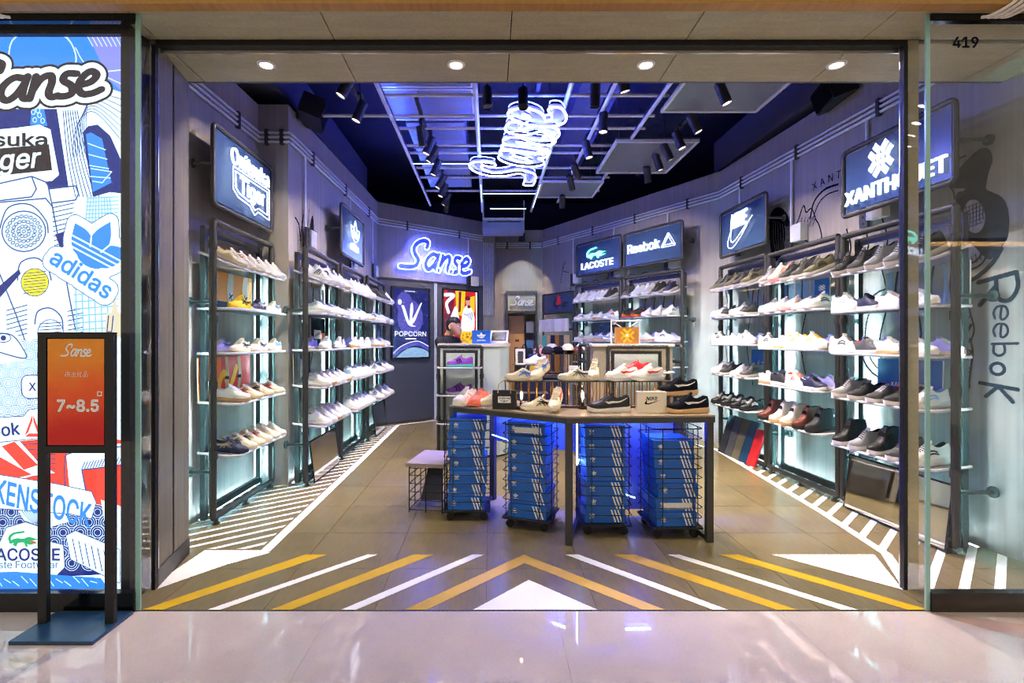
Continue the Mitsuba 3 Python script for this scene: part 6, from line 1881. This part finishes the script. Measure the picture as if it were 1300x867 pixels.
board('A', 0.12, 0.92, 1.72, 2.04, 'orange poster of walking legs on the second shelf of the shield rack', 'white', P_sport)
board('A', 0.02, 0.88, 0.965, 1.31, 'red poster of shoes on the fourth shelf of the shield rack', 'white', P_red)
board('L1', 0.04, 0.5, 1.0, 1.32, 'blue poster with pale shapes on the fourth shelf before the trefoil rack', 'white', P_space)
board('L1', 0.52, 0.98, 1.365, 1.70, 'dark and orange poster behind white shoes before the trefoil rack', 'white', P_dark)
board('L3', 0.74, 1.08, 1.365, 1.70, 'blue board with white leaf emblem on the rack past the trefoil sign', 'white', P_tre, x=-0.03)
board('L1', 0.05, 0.95, 1.76, 2.04, 'grey poster of dark figures on the second shelf before the trefoil rack', 'white', P_grey)
board('R2', 0.05, 0.75, 1.75, 2.05, 'blue and white poster of walking legs on the signless rack', 'white', P_blue)
board('R3', 0.22, 0.80, 0.985, 1.30, 'blue box front with white woven cross on the woven-cross rack', 'white', P_bluebox)
board('R3', 0.30, 1.0, 1.70, 2.0, 'grey poster of dark figures on the woven-cross rack', 'white', P_grey)
board('R1', 0.45, 0.98, 1.75, 2.06, 'dark streaked poster on the second shelf of the tick-sign rack', 'white', P_grey)
board('R1', 0.5, 0.95, 1.04, 1.34, 'blue poster with a pale tick on the fourth shelf of the tick-sign rack', 'box_blue', lambda w, h: [('box_blue', sbox(-w, 0, w, h)), ('white', fit(tick(), -w * .4, h * .4, w * .4, h * .6)), ('lavender', sbox(w * .3, 0, w, h))])
board('B2', 0.25, 1.0, 1.44, 1.76, 'teal poster with blue leaf emblem and lettering on the crocodile rack', 'white', P_teal)
board('B1', 0.2, 1.05, 1.80 + .02, 2.12, 'violet streaked poster on the second shelf of the triangle rack', 'white', P_grey)
# tilted floor mirrors
def floor_mirror(key, y0, y1, h, label, x=0.06, tilt=7):
    m = racks[key][1] @ mat4((x, (y0 + y1) / 2, 0.012), 0, -tilt)
    k = thing('floor_mirror', label, 'mirror')
    w = (y1 - y0) / 2
    put(k + '__glass', MB().bx(0.0, 0.002, -w + .012, w - .012, 0.012, h - .012), 'mirror_m', m)
    put(k + '__frame', MB().bx(-0.012, 0.0, -w, w, 0, h), 'black', m)


floor_mirror('R3', 0.08, 1.02, 0.46, 'low tilted mirror on the floor under the woven-cross rack')
floor_mirror('L1', 0.10, 0.92, 0.42, 'low tilted mirror on the floor before the trefoil rack')
floor_mirror('L3', 0.30, 1.05, 0.46, 'dark tilted mirror on the floor past the trefoil rack')
for i, (mt, nm) in enumerate((('charcoal', 'black'), ('darkgrey', 'dark grey'), ('olive', 'olive'), ('stand_blue', 'dark blue'), ('red', 'red'))):
    m = racks['R1'][1] @ mat4((0.06, 0.14 + 0.17 * i, 0.004), 0, -18)
    key = put('leaning_board', MB().bx(-0.012, 0.012, -0.08, 0.08, 0, 0.5 - .07 * (i == 4)), mt, m)
    labels[key] = {'label': f'{nm} box lid leaning on the floor under the tick-sign rack', 'category': 'box lid'}

# ------------------------------------------------------------------ ink doodles on the walls
dR = np.array([3.52 - 3.22, 2.70 - 7.0])
mR = frame((3.22, 7.0, 0), math.degrees(math.atan2(-dR[0], dR[1])))   # local y: distance from the far corner


def doodle(label, m, shapes, mat='ink', name='wall_drawing', letters=()):
    k = thing(name, label, 'wall drawing')
    for p in letters:
        put(k + '__letter', MB().flat(unary_union(p), 0.002), mat, m)
    if letters:
        return k
    for p in polys(unary_union(shapes)):
        put(k + '__ink_line', MB().flat(p, 0.002), mat, m)
    return k


head_ = Polygon(spline([(3.29, 2.51), (3.35, 2.54), (3.41, 2.56), (3.53, 2.48), (3.61, 2.41), (3.645, 2.30), (3.64, 2.15), (3.59, 2.07), (3.52, 2.01), (3.42, 2.12), (3.36, 2.16), (3.30, 2.22)], 5, True)).buffer(0)
top_ = Polygon(spline([(3.24, 2.60), (3.30, 2.70), (3.41, 2.78), (3.475, 2.80), (3.525, 2.77), (3.545, 2.69), (3.52, 2.62), (3.50, 2.51), (3.53, 2.47), (3.42, 2.50), (3.36, 2.55)], 5, True)).buffer(0)
eye_ = ellipse(3.42, 2.335, 0.072, 0.125, 12)
eyl = [stroke([(3.36 + .025 * i, 2.24 + .012 * i), (3.37 + .022 * i, 2.34), (3.36 + .025 * i, 2.42)], 0.006) for i in range(6)] + [stroke([(3.35, 2.26 + .03 * i), (3.48, 2.28 + .03 * i)], 0.005) for i in range(6)]
jaw = [stroke([(3.60, 2.07), (3.54, 1.98), (3.44, 1.90), (3.36, 1.885), (3.27, 1.93)], 0.03), stroke([(3.29, 2.03), (3.36, 2.0), (3.44, 2.02), (3.49, 2.10), (3.48, 2.15), (3.40, 2.14)], 0.014), stroke([(3.29, 2.03), (3.36, 1.96), (3.46, 1.98), (3.51, 2.06), (3.48, 2.15)], 0.014)] + [stroke([(3.32 + .03 * i, 1.975 + .008 * i), (3.31 + .03 * i, 2.015 + .012 * i)], 0.006, False) for i in range(6)]
doodle('ink drawing of a grinning goggle-eyed skull on the right wall behind the glass', mR, [head_.difference(eye_), top_, *[e.intersection(eye_) for e in eyl], *jaw])
Lt = {'R': [[(3.47, 1.66), (3.58, 1.87), (3.69, 1.90), (3.69, 1.80), (3.64, 1.745), (3.56, 1.765), (3.54, 1.86)], [(3.56, 1.77), (3.55, 1.66)]]}
word = [stroke([(3.45, 1.86), (3.60, 1.885), (3.69, 1.90)], .032), stroke([(3.69, 1.90), (3.70, 1.80), (3.65, 1.72), (3.58, 1.74), (3.565, 1.88)], .028), stroke([(3.565, 1.82), (3.46, 1.70)], .032, False)]
for zc in (1.63, 1.51):
    word += [stroke([(3.60, zc + .04), (3.595, zc - .03), (3.62, zc - .035), (3.64, zc), (3.625, zc + .045), (3.575, zc + .05), (3.55, zc + .01), (3.56, zc - .03)], .016)]
word += [stroke([(3.54, 1.425), (3.70, 1.43)], .018, False), stroke([(3.555, 1.425), (3.55, 1.37), (3.585, 1.345), (3.62, 1.37), (3.615, 1.425)], .018), ellipse(3.575, 1.255, .055, .05).difference(ellipse(3.575, 1.255, .032, .028))]
word += [stroke([(3.46, 1.15), (3.70, 1.125)], .026, False), stroke([(3.58, 1.135), (3.50, 1.06)], .026, False), stroke([(3.58, 1.135), (3.67, 1.04)], .026, False)]
doodle('tall hand-painted word running down the right wall behind the glass', mR, [], name='wall_lettering', letters=[word[:3], [word[3]], [word[4]], word[5:7], [word[7]], word[8:]])
sq = [stroke([(3.27, 1.72), (3.36, 1.73), (3.40, 1.62), (3.42, 1.52), (3.38, 1.44), (3.30, 1.55), (3.27, 1.66)], .012), stroke([(3.30, 1.56), (3.36, 1.60), (3.39, 1.62)], .01), stroke([(3.31, 1.52), (3.35, 1.49), (3.40, 1.56)], .02)]
sq += [stroke([(3.28, 1.38), (3.40, 1.37), (3.31, 1.28), (3.40, 1.24), (3.30, 1.16), (3.39, 1.12), (3.29, 1.03), (3.37, 1.0), (3.28, 0.88), (3.35, 0.84), (3.37, 1.02), (3.40, 1.26), (3.41, 1.38), (3.39, 1.46)], .013)]
sq += [stroke([(3.24, 2.92), (3.28, 2.80), (3.36, 2.79)], .012), stroke([(3.22, 2.64), (3.27, 2.56), (3.28, 2.50)], .012)]
doodle('looping ink figure under the skull drawing on the right wall', mR, sq)
hr_ = Polygon(spline([(1.10, 2.92), (1.22, 2.98), (1.36, 2.90), (1.44, 2.74), (1.40, 2.56), (1.30, 2.42), (1.20, 2.36), (1.12, 2.46), (1.08, 2.70)], 5, True)).buffer(0)
strands = [stroke([(1.16 + .04 * i, 2.84 - .02 * i), (1.15 + .045 * i, 2.64), (1.20 + .03 * i, 2.46)], .008) for i in range(6)]
hand = [stroke([(1.47, 2.64), (1.56, 2.72), (1.66, 2.88), (1.70, 2.80), (1.78, 2.82), (1.84, 2.70), (1.89, 2.62), (1.92, 2.48), (1.80, 2.44), (1.62, 2.56), (1.47, 2.64)], .014)] + [stroke([(1.60 + .05 * i, 2.64), (1.64 + .05 * i, 2.76 - .01 * i)], .008, False) for i in range(5)]
arc = [stroke([(1.76, 2.72), (1.82, 2.88), (1.96, 2.96), (2.14, 2.96)], .02), stroke([(1.80, 2.70), (1.88, 2.84), (2.0, 2.90), (2.14, 2.90)], .012)]
xl = []
for i, ch in enumerate('XANTHO'):
    xl.append(affinity.translate(affinity.rotate(text_poly(ch, 0.075), 14 - 6 * i, origin=(0, 0)), 1.80 + .105 * i, 2.995 + .02 * math.sin(i * .6)))
lines = [stroke([(0.1 + .5 * i, 2.2), (0.2 + .5 * i, 1.8), (0.12 + .5 * i, 1.4), (0.25 + .5 * i, 0.9)], .014) for i in range(6)] + [stroke([(2.25 + .2 * i, 2.5), (2.3 + .2 * i, 2.3), (2.2 + .22 * i, 2.1)], .016) for i in range(4)] + [ellipse(2.7, 1.5, .32, .4).difference(ellipse(2.7, 1.5, .305, .385)), ellipse(2.72, 1.5, .26, .34).difference(ellipse(2.72, 1.5, .25, .33))]
doodle('ink drawing of bushy hair and a hand beside the tick sign', mR, [hr_.difference(unary_union(strands)), *hand, *arc])
doodle('small arched ink lettering left of the woven-cross sign', mR, [], name='wall_lettering', letters=[[q] for q in xl])
doodle('flowing ink lines on the right wall behind the racks', mR, lines)
mL = frame((-2.018, 5.15, 0), math.degrees(math.atan2(-(-1.92 + 2.018), 8.55 - 5.15)))
vines = [stroke([(0.12, 2.58), (0.14, 2.3), (0.2, 2.62), (0.27, 2.8)], .012), stroke([(0.18, 2.2), (0.28, 2.5), (0.22, 2.7), (0.33, 2.95)], .01), stroke([(0.05, 2.72), (0.15, 2.66), (0.17, 2.5)], .02), stroke([(0.32, 2.3), (0.36, 2.6), (0.42, 2.9)], .01), Polygon(spline([(0.47, 2.52), (0.44, 2.7), (0.52, 2.86), (0.56, 2.7)], 5, True)).buffer(0),
         stroke([(0.1, 2.25), (0.13, 1.9), (0.08, 1.4), (0.2, 0.8)], .016), stroke([(0.5, 2.1), (0.45, 1.8), (0.55, 1.5), (0.48, 1.2)], .016), stroke([(1.4, 2.2), (1.5, 1.7), (1.35, 1.2)], .014)]
doodle('thin ink plant drawing on the long left wall beside the pillar', mL, vines)
dB = np.array([3.22 - 1.12, 7.0 - 10.75])
mBR = frame((1.12, 10.75, 0), math.degrees(math.atan2(-dB[0], dB[1])))
bl = [stroke([(0.65, 2.6), (0.72, 2.95), (0.80, 3.02), (0.72, 2.86), (0.9, 2.8)], .012), stroke([(0.95, 2.4), (1.02, 2.7), (1.10, 2.76), (1.16, 2.6)], .014), stroke([(2.0, 2.5), (2.1, 2.75), (2.25, 2.7), (2.3, 2.45)], .016), stroke([(3.55, 2.5), (3.62, 2.35), (3.70, 2.2), (3.64, 2.0), (3.74, 1.9), (3.68, 1.7)], .012)] + [ellipse(1.4 + .3 * i, 2.5, .1, .07).difference(ellipse(1.4 + .3 * i, 2.5, .088, .058)) for i in range(6)]
doodle('thin ink scribbles on the slanted back-right wall', mBR, bl)

# ------------------------------------------------------------------ mall side, behind the camera: what the floor and glass mirror
k = thing('mall_ceiling_lamp', 'long warm lamp line of the mall opposite the shop', 'lamp')
put(k + '__lit_tube', MB().bx(4.5, 10.5, -3.03, -3.0, 3.03, 3.10), 'white', None, emit=em((1.0, 0.55, 0.18), 9.0, 0.2))
put(k + '__housing', MB().bx(4.5, 10.5, -3.05, -2.98, 3.10, 3.16), 'black')
